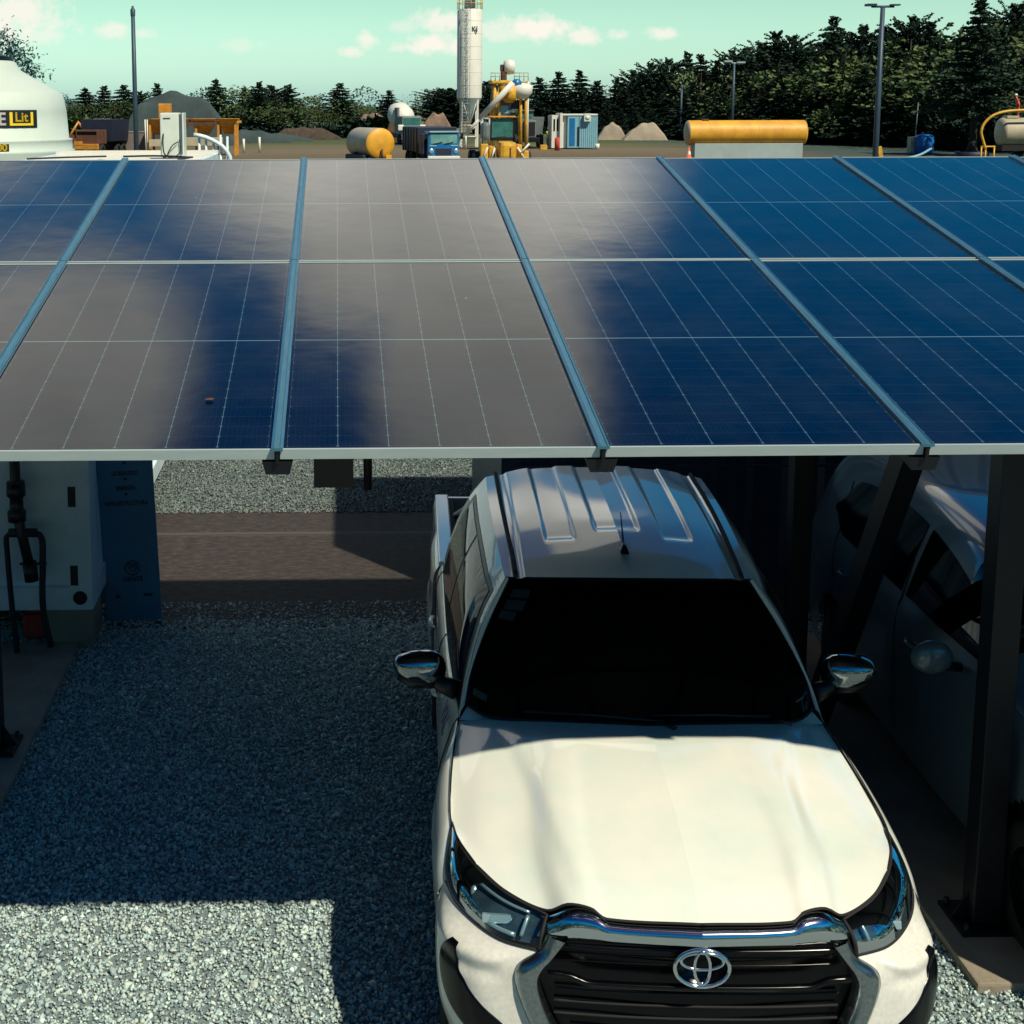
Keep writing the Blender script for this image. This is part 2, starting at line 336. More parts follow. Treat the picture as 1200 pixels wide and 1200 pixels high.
# ------------------------------------------------------------------ ground
def ground_mat():
    m = bpy.data.materials.new('yard ground'); m.use_nodes = True; t = m.node_tree; b = t.nodes['Principled BSDF']; b.inputs['Roughness'].default_value = .95
    b.inputs['Specular IOR Level'].default_value = .1
    L = t.links.new
    g = t.nodes.new('ShaderNodeNewGeometry'); s = t.nodes.new('ShaderNodeSeparateXYZ'); L(g.outputs['Position'], s.inputs[0])
    mp = t.nodes.new('ShaderNodeMapping'); mp.inputs['Scale'].default_value = (.012, .10, 1); L(g.outputs['Position'], mp.inputs[0])
    n = t.nodes.new('ShaderNodeTexNoise'); n.inputs['Scale'].default_value = 1.0; n.inputs['Detail'].default_value = 8; L(mp.outputs[0], n.inputs[0])
    ad = t.nodes.new('ShaderNodeMath'); ad.operation = 'MULTIPLY_ADD'; L(n.outputs[0], ad.inputs[0]); ad.inputs[1].default_value = 34; L(s.outputs[1], ad.inputs[2])
    r = t.nodes.new('ShaderNodeValToRGB'); mr = t.nodes.new('ShaderNodeMapRange'); mr.inputs[1].default_value = 0; mr.inputs[2].default_value = 320; L(ad.outputs[0], mr.inputs[0]); L(mr.outputs[0], r.inputs[0])
    e = r.color_ramp.elements; e[0].position = 0; e[0].color = (.16, .19, .17, 1); e[1].position = 1; e[1].color = (.13, .12, .07, 1)
    for p, c in [(.22, (.15, .15, .11)), (.33, (.20, .155, .11)), (.40, (.145, .115, .075)), (.46, (.17, .14, .10)), (.53, (.10, .115, .055)), (.60, (.055, .085, .04)), (.72, (.16, .16, .13))]:
        q = e.new(p); q.color = (*c, 1)
    # greyer towards the right side of the yard
    mx = t.nodes.new('ShaderNodeMix'); mx.data_type = 'RGBA'; ms = t.nodes.new('ShaderNodeMapRange'); ms.interpolation_type = 'SMOOTHSTEP'
    rat = t.nodes.new('ShaderNodeMath'); rat.operation = 'MULTIPLY_ADD'; L(n.outputs[0], rat.inputs[0]); rat.inputs[1].default_value = 20; L(s.outputs[0], rat.inputs[2])
    ms.inputs[1].default_value = 38; ms.inputs[2].default_value = 52; L(rat.outputs[0], ms.inputs[0]); L(ms.outputs[0], mx.inputs[0]); L(r.outputs[0], mx.inputs[6]); mx.inputs[7].default_value = (.060, .088, .080, 1)
    # close by: crushed stone
    vo = t.nodes.new('ShaderNodeTexVoronoi'); vo.inputs['Scale'].default_value = 42; L(g.outputs['Position'], vo.inputs[0])
    vr = t.nodes.new('ShaderNodeValToRGB'); sv = t.nodes.new('ShaderNodeSeparateColor'); L(vo.outputs['Color'], sv.inputs[0]); L(sv.outputs[0], vr.inputs[0])
    vr.color_ramp.elements[0].color = (.018, .03, .034, 1); vr.color_ramp.elements[1].color = (.13, .17, .18, 1)
    near = t.nodes.new('ShaderNodeMapRange'); near.inputs[1].default_value = 30; near.inputs[2].default_value = 60; L(s.outputs[1], near.inputs[0])
    m2 = t.nodes.new('ShaderNodeMix'); m2.data_type = 'RGBA'; L(near.outputs[0], m2.inputs[0]); L(vr.outputs[0], m2.inputs[6]); L(mx.outputs[2], m2.inputs[7])
    yy_ = t.nodes.new('ShaderNodeMapRange'); yy_.inputs[1].default_value = 11.2; yy_.inputs[2].default_value = 10.9; L(s.outputs[1], yy_.inputs[0])
    fine = t.nodes.new('ShaderNodeMix'); fine.data_type = 'RGBA'; L(yy_.outputs[0], fine.inputs[0]); L(m2.outputs[2], fine.inputs[6]); fine.inputs[7].default_value = (.17, .22, .23, 1)
    L(fine.outputs[2], b.inputs['Base Color'])
    bp = t.nodes.new('ShaderNodeBump'); bp.inputs['Strength'].default_value = .7; bp.inputs['Distance'].default_value = .012; L(vo.outputs['Distance'], bp.inputs['Height']); bp.invert = True
    L(bp.outputs[0], b.inputs['Normal'])
    return m
gm = MB(); xs = [-2500, -400, -120, -40, -12, 0, 12, 40, 120, 400, 2500]; ys = [-300, -30, 0, 12, 30, 60, 120, 200, 400, 1000, 3500]
gm.grid([[Vector((x, y, 0)) for x in xs] for y in ys], smooth=False)
struct(gm.build('ground', ground_mat()))
def dirt_mat():
    m = bpy.data.materials.new('compacted brown dirt'); m.use_nodes = True; t = m.node_tree; b = t.nodes['Principled BSDF']; b.inputs['Roughness'].default_value = .95; L = t.links.new
    g = t.nodes.new('ShaderNodeNewGeometry'); mp = t.nodes.new('ShaderNodeMapping'); mp.inputs['Scale'].default_value = (4.5, 9, 1); L(g.outputs['Position'], mp.inputs[0])
    n = t.nodes.new('ShaderNodeTexNoise'); n.inputs['Scale'].default_value = 2.2; n.inputs['Detail'].default_value = 9; n.inputs['Roughness'].default_value = .75; L(mp.outputs[0], n.inputs[0])
    r = t.nodes.new('ShaderNodeValToRGB'); L(n.outputs[0], r.inputs[0]); e = r.color_ramp.elements
    e[0].position = .34; e[0].color = (.012, .010, .012, 1); e[1].position = .70; e[1].color = (.080, .062, .055, 1); q = e.new(.5); q.color = (.035, .027, .026, 1)
    # wheel-worn seams running along the track
    s = t.nodes.new('ShaderNodeSeparateXYZ'); L(g.outputs['Position'], s.inputs[0])
    def band(y0, wd):
        a = t.nodes.new('ShaderNodeMath'); a.operation = 'SUBTRACT'; L(s.outputs[1], a.inputs[0]); a.inputs[1].default_value = y0
        c = t.nodes.new('ShaderNodeMath'); c.operation = 'ABSOLUTE'; L(a.outputs[0], c.inputs[0])
        d = t.nodes.new('ShaderNodeMath'); d.operation = 'LESS_THAN'; L(c.outputs[0], d.inputs[0]); d.inputs[1].default_value = wd; return d.outputs[0]
    m1 = t.nodes.new('ShaderNodeMix'); m1.data_type = 'RGBA'; L(band(13.25, .06), m1.inputs[0]); L(r.outputs[0], m1.inputs[6]); m1.inputs[7].default_value = (.07, .062, .060, 1)
    m2 = t.nodes.new('ShaderNodeMix'); m2.data_type = 'RGBA'; L(band(13.22, .014), m2.inputs[0]); L(m1.outputs[2], m2.inputs[6]); m2.inputs[7].default_value = (.03, .025, .025, 1)
    L(m2.outputs[2], b.inputs['Base Color'])
    bp = t.nodes.new('ShaderNodeBump'); bp.inputs['Strength'].default_value = .8; bp.inputs['Distance'].default_value = .02; L(n.outputs[0], bp.inputs['Height']); L(bp.outputs[0], b.inputs['Normal'])
    return m
dm = MB(); dm.box(-14, 14, 10.78, 14.25, -.02, .012, bev=.008)
struct(dm.build('path', dirt_mat()))
for x0, x1, y0 in ((-2.55, -1.94, 6.2), (2.86, 3.55, 6.02)):
    cb = MB(); cb.box(x0, x1, y0, 10.4, -.05, .05, bev=.012)
    struct(cb.build('concrete_footing', 'concrete'))

# loose crushed stone lying in the parking bays: real stones
def stones(n, x0, x1, y0, y1, name, skip, dim=1.):
    X = rng.uniform(x0, x1, n); Y = rng.uniform(y0, y1, n); ok = np.ones(n, bool)
    for a, b, c, d in skip: ok &= ~((X > a) & (X < b) & (Y > c) & (Y < d))
    X, Y = X[ok], Y[ok]; n = len(X)
    base = np.array([(-1,-1,-1),(1,-1,-1),(1,1,-1),(-1,1,-1),(-.7,-.7,1),(.7,-.7,1),(.7,.7,1),(-.7,.7,1)], float)
    V = base[None]*(1+rng.uniform(-.38, .38, (n, 8, 3)))
    S = np.minimum(rng.lognormal(-5.18, .34, n), .017)[:, None]*rng.uniform(.7, 1.35, (n, 3)); S[:, 2] *= .62
    V = V*S[:, None, :]
    q = rng.normal(size=(n, 4)); q[:, 1:3] *= .45; q /= np.linalg.norm(q, axis=1)[:, None]
    a, b, c, d = q[:, 0], q[:, 1], q[:, 2], q[:, 3]
    Rm = np.stack([1-2*(c*c+d*d), 2*(b*c-a*d), 2*(b*d+a*c), 2*(b*c+a*d), 1-2*(b*b+d*d), 2*(c*d-a*b), 2*(b*d-a*c), 2*(c*d+a*b), 1-2*(b*b+c*c)], 1).reshape(n, 3, 3)
    V = np.einsum('nij,nkj->nki', Rm, V)
    V += np.stack([X, Y, rng.uniform(.003, .014, n)], 1)[:, None, :]
    F = np.array([(0,3,2,1),(4,5,6,7),(0,1,5,4),(1,2,6,5),(2,3,7,6),(3,0,4,7)])
    F = (F[None]+8*np.arange(n)[:, None, None]).reshape(-1)
    me = bpy.data.meshes.new(name); me.vertices.add(n*8); me.vertices.foreach_set('co', V.reshape(-1)); me.loops.add(n*24); me.loops.foreach_set('vertex_index', F.astype(np.int32))
    me.polygons.add(n*6); me.polygons.foreach_set('loop_start', np.arange(0, n*24, 4, dtype=np.int32)); me.update(calc_edges=True); me.validate()
    m = bpy.data.materials.new('crushed stone'); m.use_nodes = True; t = m.node_tree; p = t.nodes['Principled BSDF']; p.inputs['Roughness'].default_value = .9; p.inputs['Specular IOR Level'].default_value = .25
    g = t.nodes.new('ShaderNodeNewGeometry'); r = t.nodes.new('ShaderNodeValToRGB'); t.links.new(g.outputs['Random Per Island'], r.inputs[0])
    e = r.color_ramp.elements; e[0].position = 0; e[0].color = (.17, .24, .26, 1); e[1].position = 1; e[1].color = (.68, .90, .84, 1)
    for pp, cc in [(.25, (.33, .43, .45)), (.62, (.45, .60, .59)), (.85, (.50, .55, .49))]: k = e.new(pp); k.color = (*cc, 1)
    for q_ in e: q_.color = (q_.color[0]*dim, q_.color[1]*dim, q_.color[2]*dim, 1)
    t.links.new(r.outputs[0], p.inputs['Base Color']); me.materials.append(m)
    o = bpy.data.objects.new(name, me); COL.objects.link(o)
    return tag(o, 'loose grey crushed stone covering the parking bays', 'gravel', kind='stuff')
stones(190000, -3.6, 3.9, 4.7, 10.95, 'gravel', [(-2.53, -1.96, 6.2, 10.4), (2.88, 3.53, 6.05, 10.4), (.75, 2.0, 5.6, 10.75)])
g2 = stones(9000, -4, 3, 10.7, 11.35, 'gravel', []); g2['label'] = 'stones spilled thinly over the near edge of the brown dirt track'
g3 = stones(52000, -4.5, 2.2, 13.95, 16.6, 'gravel', [], .36); g3['label'] = 'loose stones along the far edge of the brown dirt track'
g3.location.z = .012

# ------------------------------------------------------------------ solar carport
X0, PW, Y0, Z0, TILT, PL = -2.5289, 1.154, 5.0373, HC-1.2051, .1881, 2.30
ct, st = math.cos(TILT), math.sin(TILT)
def panel_mat():
    m = bpy.data.materials.new('photovoltaic glass'); m.use_nodes = True; t = m.node_tree; p = t.nodes['Principled BSDF']; L = t.links.new
    c = t.nodes.new('ShaderNodeTexCoord'); s = t.nodes.new('ShaderNodeSeparateXYZ'); L(c.outputs['Object'], s.inputs[0])
    def M(op, a, b=0., cl=False):
        n = t.nodes.new('ShaderNodeMath'); n.operation = op; n.use_clamp = cl
        for i, v in enumerate((a, b)):
            if isinstance(v, (int, float)): n.inputs[i].default_value = v
            else: L(v, n.inputs[i])
        return n.outputs[0]
    def lines(co, off, pitch, hw):      # 1 on a line
        f = M('FRACT', M('DIVIDE', M('SUBTRACT', co, off-pitch*20), pitch)); d = M('MINIMUM', f, M('SUBTRACT', 1., f))
        return M('LESS_THAN', M('MULTIPLY', d, pitch), hw)
    x, y = s.outputs[0], s.outputs[1]
    col = lines(x, .567, .1815, .0011)
    row = lines(y, 1.1395, .0922, .0007)
    bus = lines(x, .567+.009, .01815, .00045)
    midl = M('LESS_THAN', M('ABSOLUTE', M('SUBTRACT', y, 1.1395)), .0036)
    dot = M('MULTIPLY', lines(x, .567, .1815, .005), lines(y, 1.1395, .0922, .006))
    inside = M('MULTIPLY', M('LESS_THAN', M('ABSOLUTE', M('SUBTRACT', x, .567)), .544), M('LESS_THAN', M('ABSOLUTE', M('SUBTRACT', y, 1.1395)), 1.112))
    bright = M('MAXIMUM', M('MAXIMUM', M('MULTIPLY', col, .34), M('MULTIPLY', midl, .5)), M('MAXIMUM', M('MULTIPLY', row, .08), M('MAXIMUM', M('MULTIPLY', bus, .03), M('MULTIPLY', dot, .16))))
    bright = M('MULTIPLY', bright, inside)
    # slight cell to cell shade
    cell = t.nodes.new('ShaderNodeCombineXYZ'); L(M('FLOOR', M('DIVIDE', M('SUBTRACT', x, .0225), .1815)), cell.inputs[0]); L(M('FLOOR', M('DIVIDE', M('SUBTRACT', y, .033), .0922)), cell.inputs[1])
    wn = t.nodes.new('ShaderNodeTexWhiteNoise'); L(cell.outputs[0], wn.inputs[0])
    cr_ = t.nodes.new('ShaderNodeValToRGB'); L(wn.outputs[0], cr_.inputs[0]); cr_.color_ramp.elements[0].color = (.0001, .005, .014, 1); cr_.color_ramp.elements[1].color = (.0002, .007, .020, 1)
    mx = t.nodes.new('ShaderNodeMix'); mx.data_type = 'RGBA'; L(bright, mx.inputs[0]); L(cr_.outputs[0], mx.inputs[6]); mx.inputs[7].default_value = (.24, .44, .54, 1)
    g_ = t.nodes.new('ShaderNodeNewGeometry'); dn_ = t.nodes.new('ShaderNodeTexNoise'); dn_.inputs['Scale'].default_value = 2.1; dn_.inputs['Detail'].default_value = 9; dn_.inputs['Roughness'].default_value = .7; L(g_.outputs['Position'], dn_.inputs[0])
    dr = t.nodes.new('ShaderNodeMapRange'); dr.inputs[1].default_value = .42; dr.inputs[2].default_value = .78; dr.inputs[4].default_value = .030; L(dn_.outputs[0], dr.inputs[0])
    vs_ = t.nodes.new('ShaderNodeTexVoronoi'); vs_.inputs['Scale'].default_value = 3.3; L(g_.outputs['Position'], vs_.inputs[0])
    spot = M('MULTIPLY', M('LESS_THAN', vs_.outputs['Distance'], .022), .7); dust = M('MAXIMUM', dr.outputs[0], spot)
    md = t.nodes.new('ShaderNodeMix'); md.data_type = 'RGBA'; L(dust, md.inputs[0]); L(mx.outputs[2], md.inputs[6]); md.inputs[7].default_value = (.30, .31, .28, 1)
    L(md.outputs[2], p.inputs['Base Color'])
    n = t.nodes.new('ShaderNodeTexNoise'); n.inputs['Scale'].default_value = 3.5; n.inputs['Detail'].default_value = 7; L(c.outputs['Object'], n.inputs[0])
    mr = t.nodes.new('ShaderNodeMapRange'); L(n.outputs[0], mr.inputs[0]); mr.inputs[3].default_value = .05; mr.inputs[4].default_value = .15; L(mr.outputs[0], p.inputs['Roughness'])
    n2 = t.nodes.new('ShaderNodeTexNoise'); n2.inputs['Scale'].default_value = 2.2; n2.inputs['Detail'].default_value = 3; L(c.outputs['Object'], n2.inputs[0])
    bp = t.nodes.new('ShaderNodeBump'); bp.inputs['Strength'].default_value = .25; bp.inputs['Distance'].default_value = .006; L(n2.outputs[0], bp.inputs['Height']); L(bp.outputs[0], p.inputs['Normal'])
    p.inputs['IOR'].default_value = 1.42
    return m
MPV = panel_mat()
car_port = thing('solar_carport', 'carport roofed with two rows of blue solar panels on black steel posts', 'carport', (X0, Y0, 0))
gm1 = MB(); gm1.box(.010, 1.124, .010, 2.269, -.006, .000); gmesh = gm1.mesh('solar_panel', MPV)
gm1.v = []; gm1.f = []; gm1.sm = []
fr = MB(); W_, L_ = 1.134, 2.279
fr.box(0, W_, 0, .011, -.035, .0025); fr.box(0, W_, L_-.011, L_, -.035, .0025); fr.box(0, .011, .011, L_-.011, -.035, .0025); fr.box(W_-.011, W_, .011, L_-.011, -.035, .0025)
fmesh = fr.mesh('panel_frame', MT['alu'])
back = MB(); back.box(.012, W_-.012, .012, L_-.012, -.012, -.008); bmesh_ = back.mesh('back_sheet', mat('panel back sheet', (.018, .022, .03), .5, var=.1))
def rel(x, s_, h):      # point in the carport's own space: along x, up the slope, above the slope
    return Vector((x, s_*ct-h*st, Z0+s_*st+h*ct))
for i in range(-2, 9):
    for j in range(2):
        p = bpy.data.objects.new('solar_panel', gmesh); COL.objects.link(p); p.parent = car_port
        p.location = rel(i*PW+.010, j*PL+.0105, 0); p.rotation_euler = (TILT+random.uniform(-.0012, .0012), random.uniform(-.001, .001), 0)
        q = bpy.data.objects.new('panel_frame', fmesh); COL.objects.link(q); q.parent = p
        q = bpy.data.objects.new('back_sheet', bmesh_); COL.objects.link(q); q.parent = p
for i in range(-2, 10):
    for j in range(2):
        c = MB(); wdt = .021
        c.prism([(-wdt, .004), (wdt, .004), (wdt, .012), (wdt*.55, .020), (wdt*.45, .015), (-wdt*.45, .015), (-wdt*.55, .020), (-wdt, .012)], -.008, PL-.018)
        o = c.build('clamp_bar', 'clamp', car_port); o.location = rel(i*PW, j*PL, 0); o.rotation_euler = (TILT, 0, 0)
    c = MB(); c.prism([(-.055, -.045), (.055, -.045), (.042, -.095), (-.042, -.095)], .012, 2*PL-.05); c.box(-.006, .006, -.004, 2*PL-.05, -.045, .002)
    o = c.build('rafter', 'steel_dark', car_port); o.location = rel(i*PW, 0, 0); o.rotation_euler = (TILT, 0, 0)
pa, pb = -2*PW, 9*PW
c = MB(); c.box(pa, pb, PL-.03, PL+.03, -.042, -.037); o = c.build('seam_light_stop', 'steel_dark', car_port); o.location = rel(0, 0, 0); o.rotation_euler = (TILT, 0, 0)  # added strip, stops sun leaking through the gap between panel rows
for s_ in (.75, 1.75, 2.95, 3.95):
    c = MB(); c.box(pa, pb, s_-.04, s_+.04, -.20, -.096)
    o = c.build('purlin', 'steel_dark', car_port); o.location = rel(0, 0, 0); o.rotation_euler = (TILT, 0, 0)
def zr(y): return Z0+(y-Y0)*math.tan(TILT)
for (x, y, wd) in ((-2.17, 6.54, .16), (3.10, 6.54, .135), (-2.15, 8.60, .12), (2.93, 9.0, .13), (8.3, 6.54, .16), (8.3, 9.0, .13)):
    c = MB(); hw = wd/2; top = zr(y)-.21
    c.box(x-X0-hw, x-X0+hw, y-Y0-hw, y-Y0+hw, .07, top, bev=.006)
    c.build('post', 'steel_dark', car_port)
    b_ = MB(); b_.box(x-X0-.15, x-X0+.15, y-Y0-.15, y-Y0+.15, .051, .07)
    for dx in (-1, 1):
        for dy in (-1, 1): b_.lathe([(.0, .10), (.014, .10), (.014, .068)], (x-X0+dx*.12, y-Y0+dy*.12, 0), 8)
    for dx in (-1, 1):
        b_.add([(x-X0+dx*hw, y-Y0-.004, .071), (x-X0+dx*.145, y-Y0-.004, .071), (x-X0+dx*hw, y-Y0-.004, .2), (x-X0+dx*hw, y-Y0+.004, .071), (x-X0+dx*.145, y-Y0+.004, .071), (x-X0+dx*hw, y-Y0+.004, .2)], [(0, 1, 2), (5, 4, 3), (0, 3, 4, 1), (1, 4, 5, 2), (2, 5, 3, 0)])
    b_.build('base_plate', 'steel_dark', car_port)
for x in (-2.16, 3.02, 8.3):
    g = MB(); y0, y1 = 5.3, 9.35
    g.prism([(-.05, 0), (.05, 0), (.05, .16), (-.05, .16)], 0, (y1-y0)/ct, Matrix.Translation((x-X0, y0-Y0, zr(y0)-.37))@Matrix.Rotation(TILT, 4, 'X'))
    g.build('beam', 'steel_dark', car_port)
for x in (3.0, 8.3):
    a = Vector((x-X0, 8.75-Y0, .12)); b_ = Vector((x-X0, 6.95-Y0, 2.98)); d = (b_-a)
    c = MB(); mt_ = Matrix.Translation(a)@d.to_track_quat('Z', 'X').to_matrix().to_4x4(); c.box(-.075, .075, -.06, .06, 0, d.length, mt_)
    c.build('leaning_strut', 'steel_dark', car_port)
pj = at(391, 558, 7.2); c = MB(); c.box(pj.x-X0-.10, pj.x-X0+.10, pj.y-Y0, pj.y-Y0+.12, pj.z-.06, zr(pj.y)-.15, bev=.004)
c.build('junction_box', 'black', car_port)
c = MB(); q = at(431, 560, 7.2); c.tube([(q.x-X0, q.y-Y0, q.z-.06), (q.x-X0, q.y-Y0, zr(q.y)-.15)], .022, 8); c.build('conduit', 'black', car_port)
lf = MB(); p = rel(at(244, 481, 5.45).x-X0, .475, .004)
lf.add([p+Vector(d) for d in ((-.018, -.006, .001), (-.006, -.016, .003), (.014, -.012, .002), (.019, .004, .004), (.004, .014, .006), (-.012, .010, .003))], [(0, 1, 2, 3, 4, 5)])
lf.v = [tuple(Vector(v)+Vector((X0, Y0, 0))) for v in lf.v]
tag(lf.build('dry_leaf', 'rust'), 'small dark dry leaf lying on the lower left solar panel', 'leaf')

# ------------------------------------------------------------------ white pickup under the carport
truck = thing('pickup_truck', 'white double cab pickup with chrome grille parked nose out under the panels', 'pickup truck', (1.298, 4.862, 0), -R(3.0))
def V(*a): return Vector(a)
def mir(m): return m.mirror()
def pair(m, name, mt, parent):              # right-hand and left-hand part, one object each
    a = m.build(name, mt, parent)
    n = MB(); n.v = [(-x, y, z) for x, y, z in m.v]; n.f = [f[::-1] for f in m.f]; n.sm = m.sm[:]
    b = n.build(name, mt, parent); return a, b
def sstep(a, b, x):
    t = max(0., min(1., (x-a)/(b-a))); return t*t*(3-2*t)
hood_front = [V(0,.045,1.03), V(.34,.072,1.03), V(.385,.10,1.052), V(.47,.13,1.052), V(.545,.165,1.005), V(.69,.285,1.012), V(.795,.44,1.03)]
seam = [V(.795,.44,1.03), V(.855,.60,1.043), V(.884,.76,1.052), V(.880,1.0,1.085), V(.862,1.25,1.125), V(.832,1.50,1.168)]
def hoodf(p, u, v):
    x, y = abs(p.x), p.y
    e = math.sin(PI*min(1, max(0, v)))**.8
    p.z += .030*e*(1-u**2.4)                                   # crown
    rx = .42+.22*v                                              # ridge line splaying towards the cowl
    p.z += .016*sstep(rx+.035, rx-.035, x)*sstep(0, .12, v)*sstep(1.02, .85, v)
    p.z -= .012*sstep(.82, 1., u)*sstep(.1, .3, v)
    return p
h = MB(); h.grid(coons(hood_front, [V(0,1.31,1.225), V(.45,1.365,1.215), V(.832,1.50,1.168)], [V(0,.045,1.03), V(0,.35,1.095), V(0,.8,1.165), V(0,1.31,1.225)], seam, 44, 44, hoodf)); mir(h)
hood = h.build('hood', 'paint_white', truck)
d = MB(); sm = spline([p+V(.004,0,.003) for p in seam], 40); d.tube(sm, .003, 6)
sm2 = spline([p+V(.0,-.004,-.004) for p in hood_front], 40); d.tube(sm2, .0055, 6); pair(d, 'shut_line', 'blackmatt', truck)
d = MB(); d.box(-.84, .84, .5, 1.5, .5, .98); d.box(-.56, .56, .12, .5, .45, .93); d.build('engine_bay', 'blackmatt', truck)

# body side: fender and doors
def sect(y, tx, tz, arch):
    a = arch
    return [V(tx, y, tz), V(tx+.016+.012*a, y, tz-.022), V(tx+.036+.028*a, y, tz-.085), V(.916+.030*a, y, min(.93, tz-.13)), V(.925+.038*a, y, .84), V(.920+.042*a, y, .74), V(.908+.05*a, y, .62), V(.900+.05*a, y, .50), V(.885+.05*a, y, .42), V(.86+.05*a, y, .37)]
tops = [(.50,.910,.93), (.60,.905,.985), (.70,.893,1.03), (.80,.886,1.056), (1.0,.882,1.083), (1.25,.866,1.12), (1.50,.836,1.162), (1.75,.846,1.185), (2.3,.866,1.20), (3.0,.872,1.212), (3.62,.872,1.22)]
tp = spline([V(b, a, c) for a, b, c in tops], 150)
def archw(y, c): return math.exp(-((y-c)/.42)**4)
def side_rows(pts, c, yc, zc, r):
    rows = []
    for p in pts:
        a = archw(p.y, c)
        rows.append(spline(sect(p.y, p.x, p.z, a), 34))
    return rows
def cut_arch(m, yc, zc, r):
    keep = []
    V_ = m.v
    for f, s in zip(m.f, m.sm):
        c = [sum(V_[i][k] for i in f)/len(f) for k in range(3)]
        if (c[1]-yc)**2+(c[2]-zc)**2 > r*r: keep.append((f, s))
    used = {}
    for f, s in keep:
        for i in f: used[i] = 1
    m.f = [f for f, s in keep]; m.sm = [s for f, s in keep]
    for i in used:
        x, y, z = V_[i]; d_ = math.hypot(y-yc, z-zc)
        if d_ < r*1.035: k = r/d_; V_[i] = (x, yc+(y-yc)*k, zc+(z-zc)*k)
fr_pts = [p for p in tp if p.y <= 1.52]; dr_pts = [p for p in tp if p.y >= 1.50]
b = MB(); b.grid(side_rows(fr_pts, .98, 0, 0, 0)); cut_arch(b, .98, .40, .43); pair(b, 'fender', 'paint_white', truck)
for y0_, y1_ in ((1.5, 2.50), (2.50, 3.50), (3.50, 3.7)):
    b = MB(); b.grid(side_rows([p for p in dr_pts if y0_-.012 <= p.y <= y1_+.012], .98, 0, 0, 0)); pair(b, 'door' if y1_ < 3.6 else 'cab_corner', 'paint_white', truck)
for yy in (1.515, 2.50, 3.50):
    k = min(range(len(tp)), key=lambda i: abs(tp[i].y-yy)); s_ = MB(); s_.tube([q+V(.0015, 0, 0) for q in spline(sect(yy, tp[k].x, tp[k].z, archw(yy, .98)), 20)], .004, 5); pair(s_, 'door_gap', 'blackmatt', truck)
for sx in (-1, 1):
    for yy in (2.28, 3.28):
        k = MB(); k.tube([(sx*.925, yy-.085, .985), (sx*.940, yy-.07, .99), (sx*.946, yy, .995), (sx*.940, yy+.07, .99), (sx*.925, yy+.085, .985)], [.007, .011, .012, .011, .007], 10); k.build('door_handle', 'paint_white', truck)
        k = MB(); k.lathe([(.0, .004), (.045, .002), (.05, -.004)], (0, 0, 0), 20, mtx=Matrix.Translation((sx*.906, yy, .985))@Matrix.Rotation(sx*PI/2, 4, 'Y')@Matrix.Scale(.7, 4, (1, 0, 0))@Matrix.Scale(1.5, 4, (0, 1, 0))); k.build('handle_cup', 'chrome_dull', truck)

# greenhouse
belt = [V(.832,1.50,1.168), V(.846,1.75,1.19), V(.864,2.3,1.205), V(.870,3.55,1.225)]
roofe = [V(.602,1.985,1.690), V(.620,2.5,1.756), V(.630,3.0,1.795), V(.625,3.44,1.815)]
pil = [V(.832,1.50,1.168), V(.780,1.66,1.35), V(.704,1.83,1.54), V(.602,1.985,1.690)]
cpil = [V(.870,3.55,1.225), V(.79,3.52,1.45), V(.70,3.48,1.68), V(.625,3.44,1.815)]
def ghf(p, u, v): p.x += .028*math.sin(PI*v)**.8*min(1, u*6+.1); return p
GH = coons(belt, roofe, pil, cpil, 90, 30, ghf)
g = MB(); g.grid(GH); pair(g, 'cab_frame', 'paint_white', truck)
def ghp(u, v, o):
    i, j = u*89, v*29; i0, j0 = min(88, int(i)), min(28, int(j)); a, c = i-i0, j-j0
    p = GH[j0][i0]*(1-a)*(1-c)+GH[j0][i0+1]*a*(1-c)+GH[j0+1][i0]*(1-a)*c+GH[j0+1][i0+1]*a*c
    n = (GH[j0][i0+1]-GH[j0][i0]).cross(GH[j0+1][i0]-GH[j0][i0]).normalized()
    if n.x < 0: n = -n
    return p+n*o
def ghpatch(l, r_, b0, t0, o, nu=24, nv=14):
    return [[ghp(l(v)+(r_(v)-l(v))*i/(nu-1), v, o) for i in range(nu)] for v in [b0+(t0-b0)*j/(nv-1) for j in range(nv)]]
s_ = MB(); s_.grid(ghpatch(lambda v: .022+.012*v, lambda v: .955-.03*v, .015, .86, .003, 60)); pair(s_, 'window_surround', 'black', truck)
for a_, c_ in ((lambda v: .040+.02*v, lambda v: .485), (lambda v: .515, lambda v: .92-.05*v)):
    for mm in (False, True):
        s_ = MB(); s_.grid(ghpatch(a_, c_, .06, .82, .006)); 
        if mm: s_.v = [(-x, y, z) for x, y, z in s_.v]; s_.f = [f[::-1] for f in s_.f]
        s_.build('side_window', 'glassdark', truck)
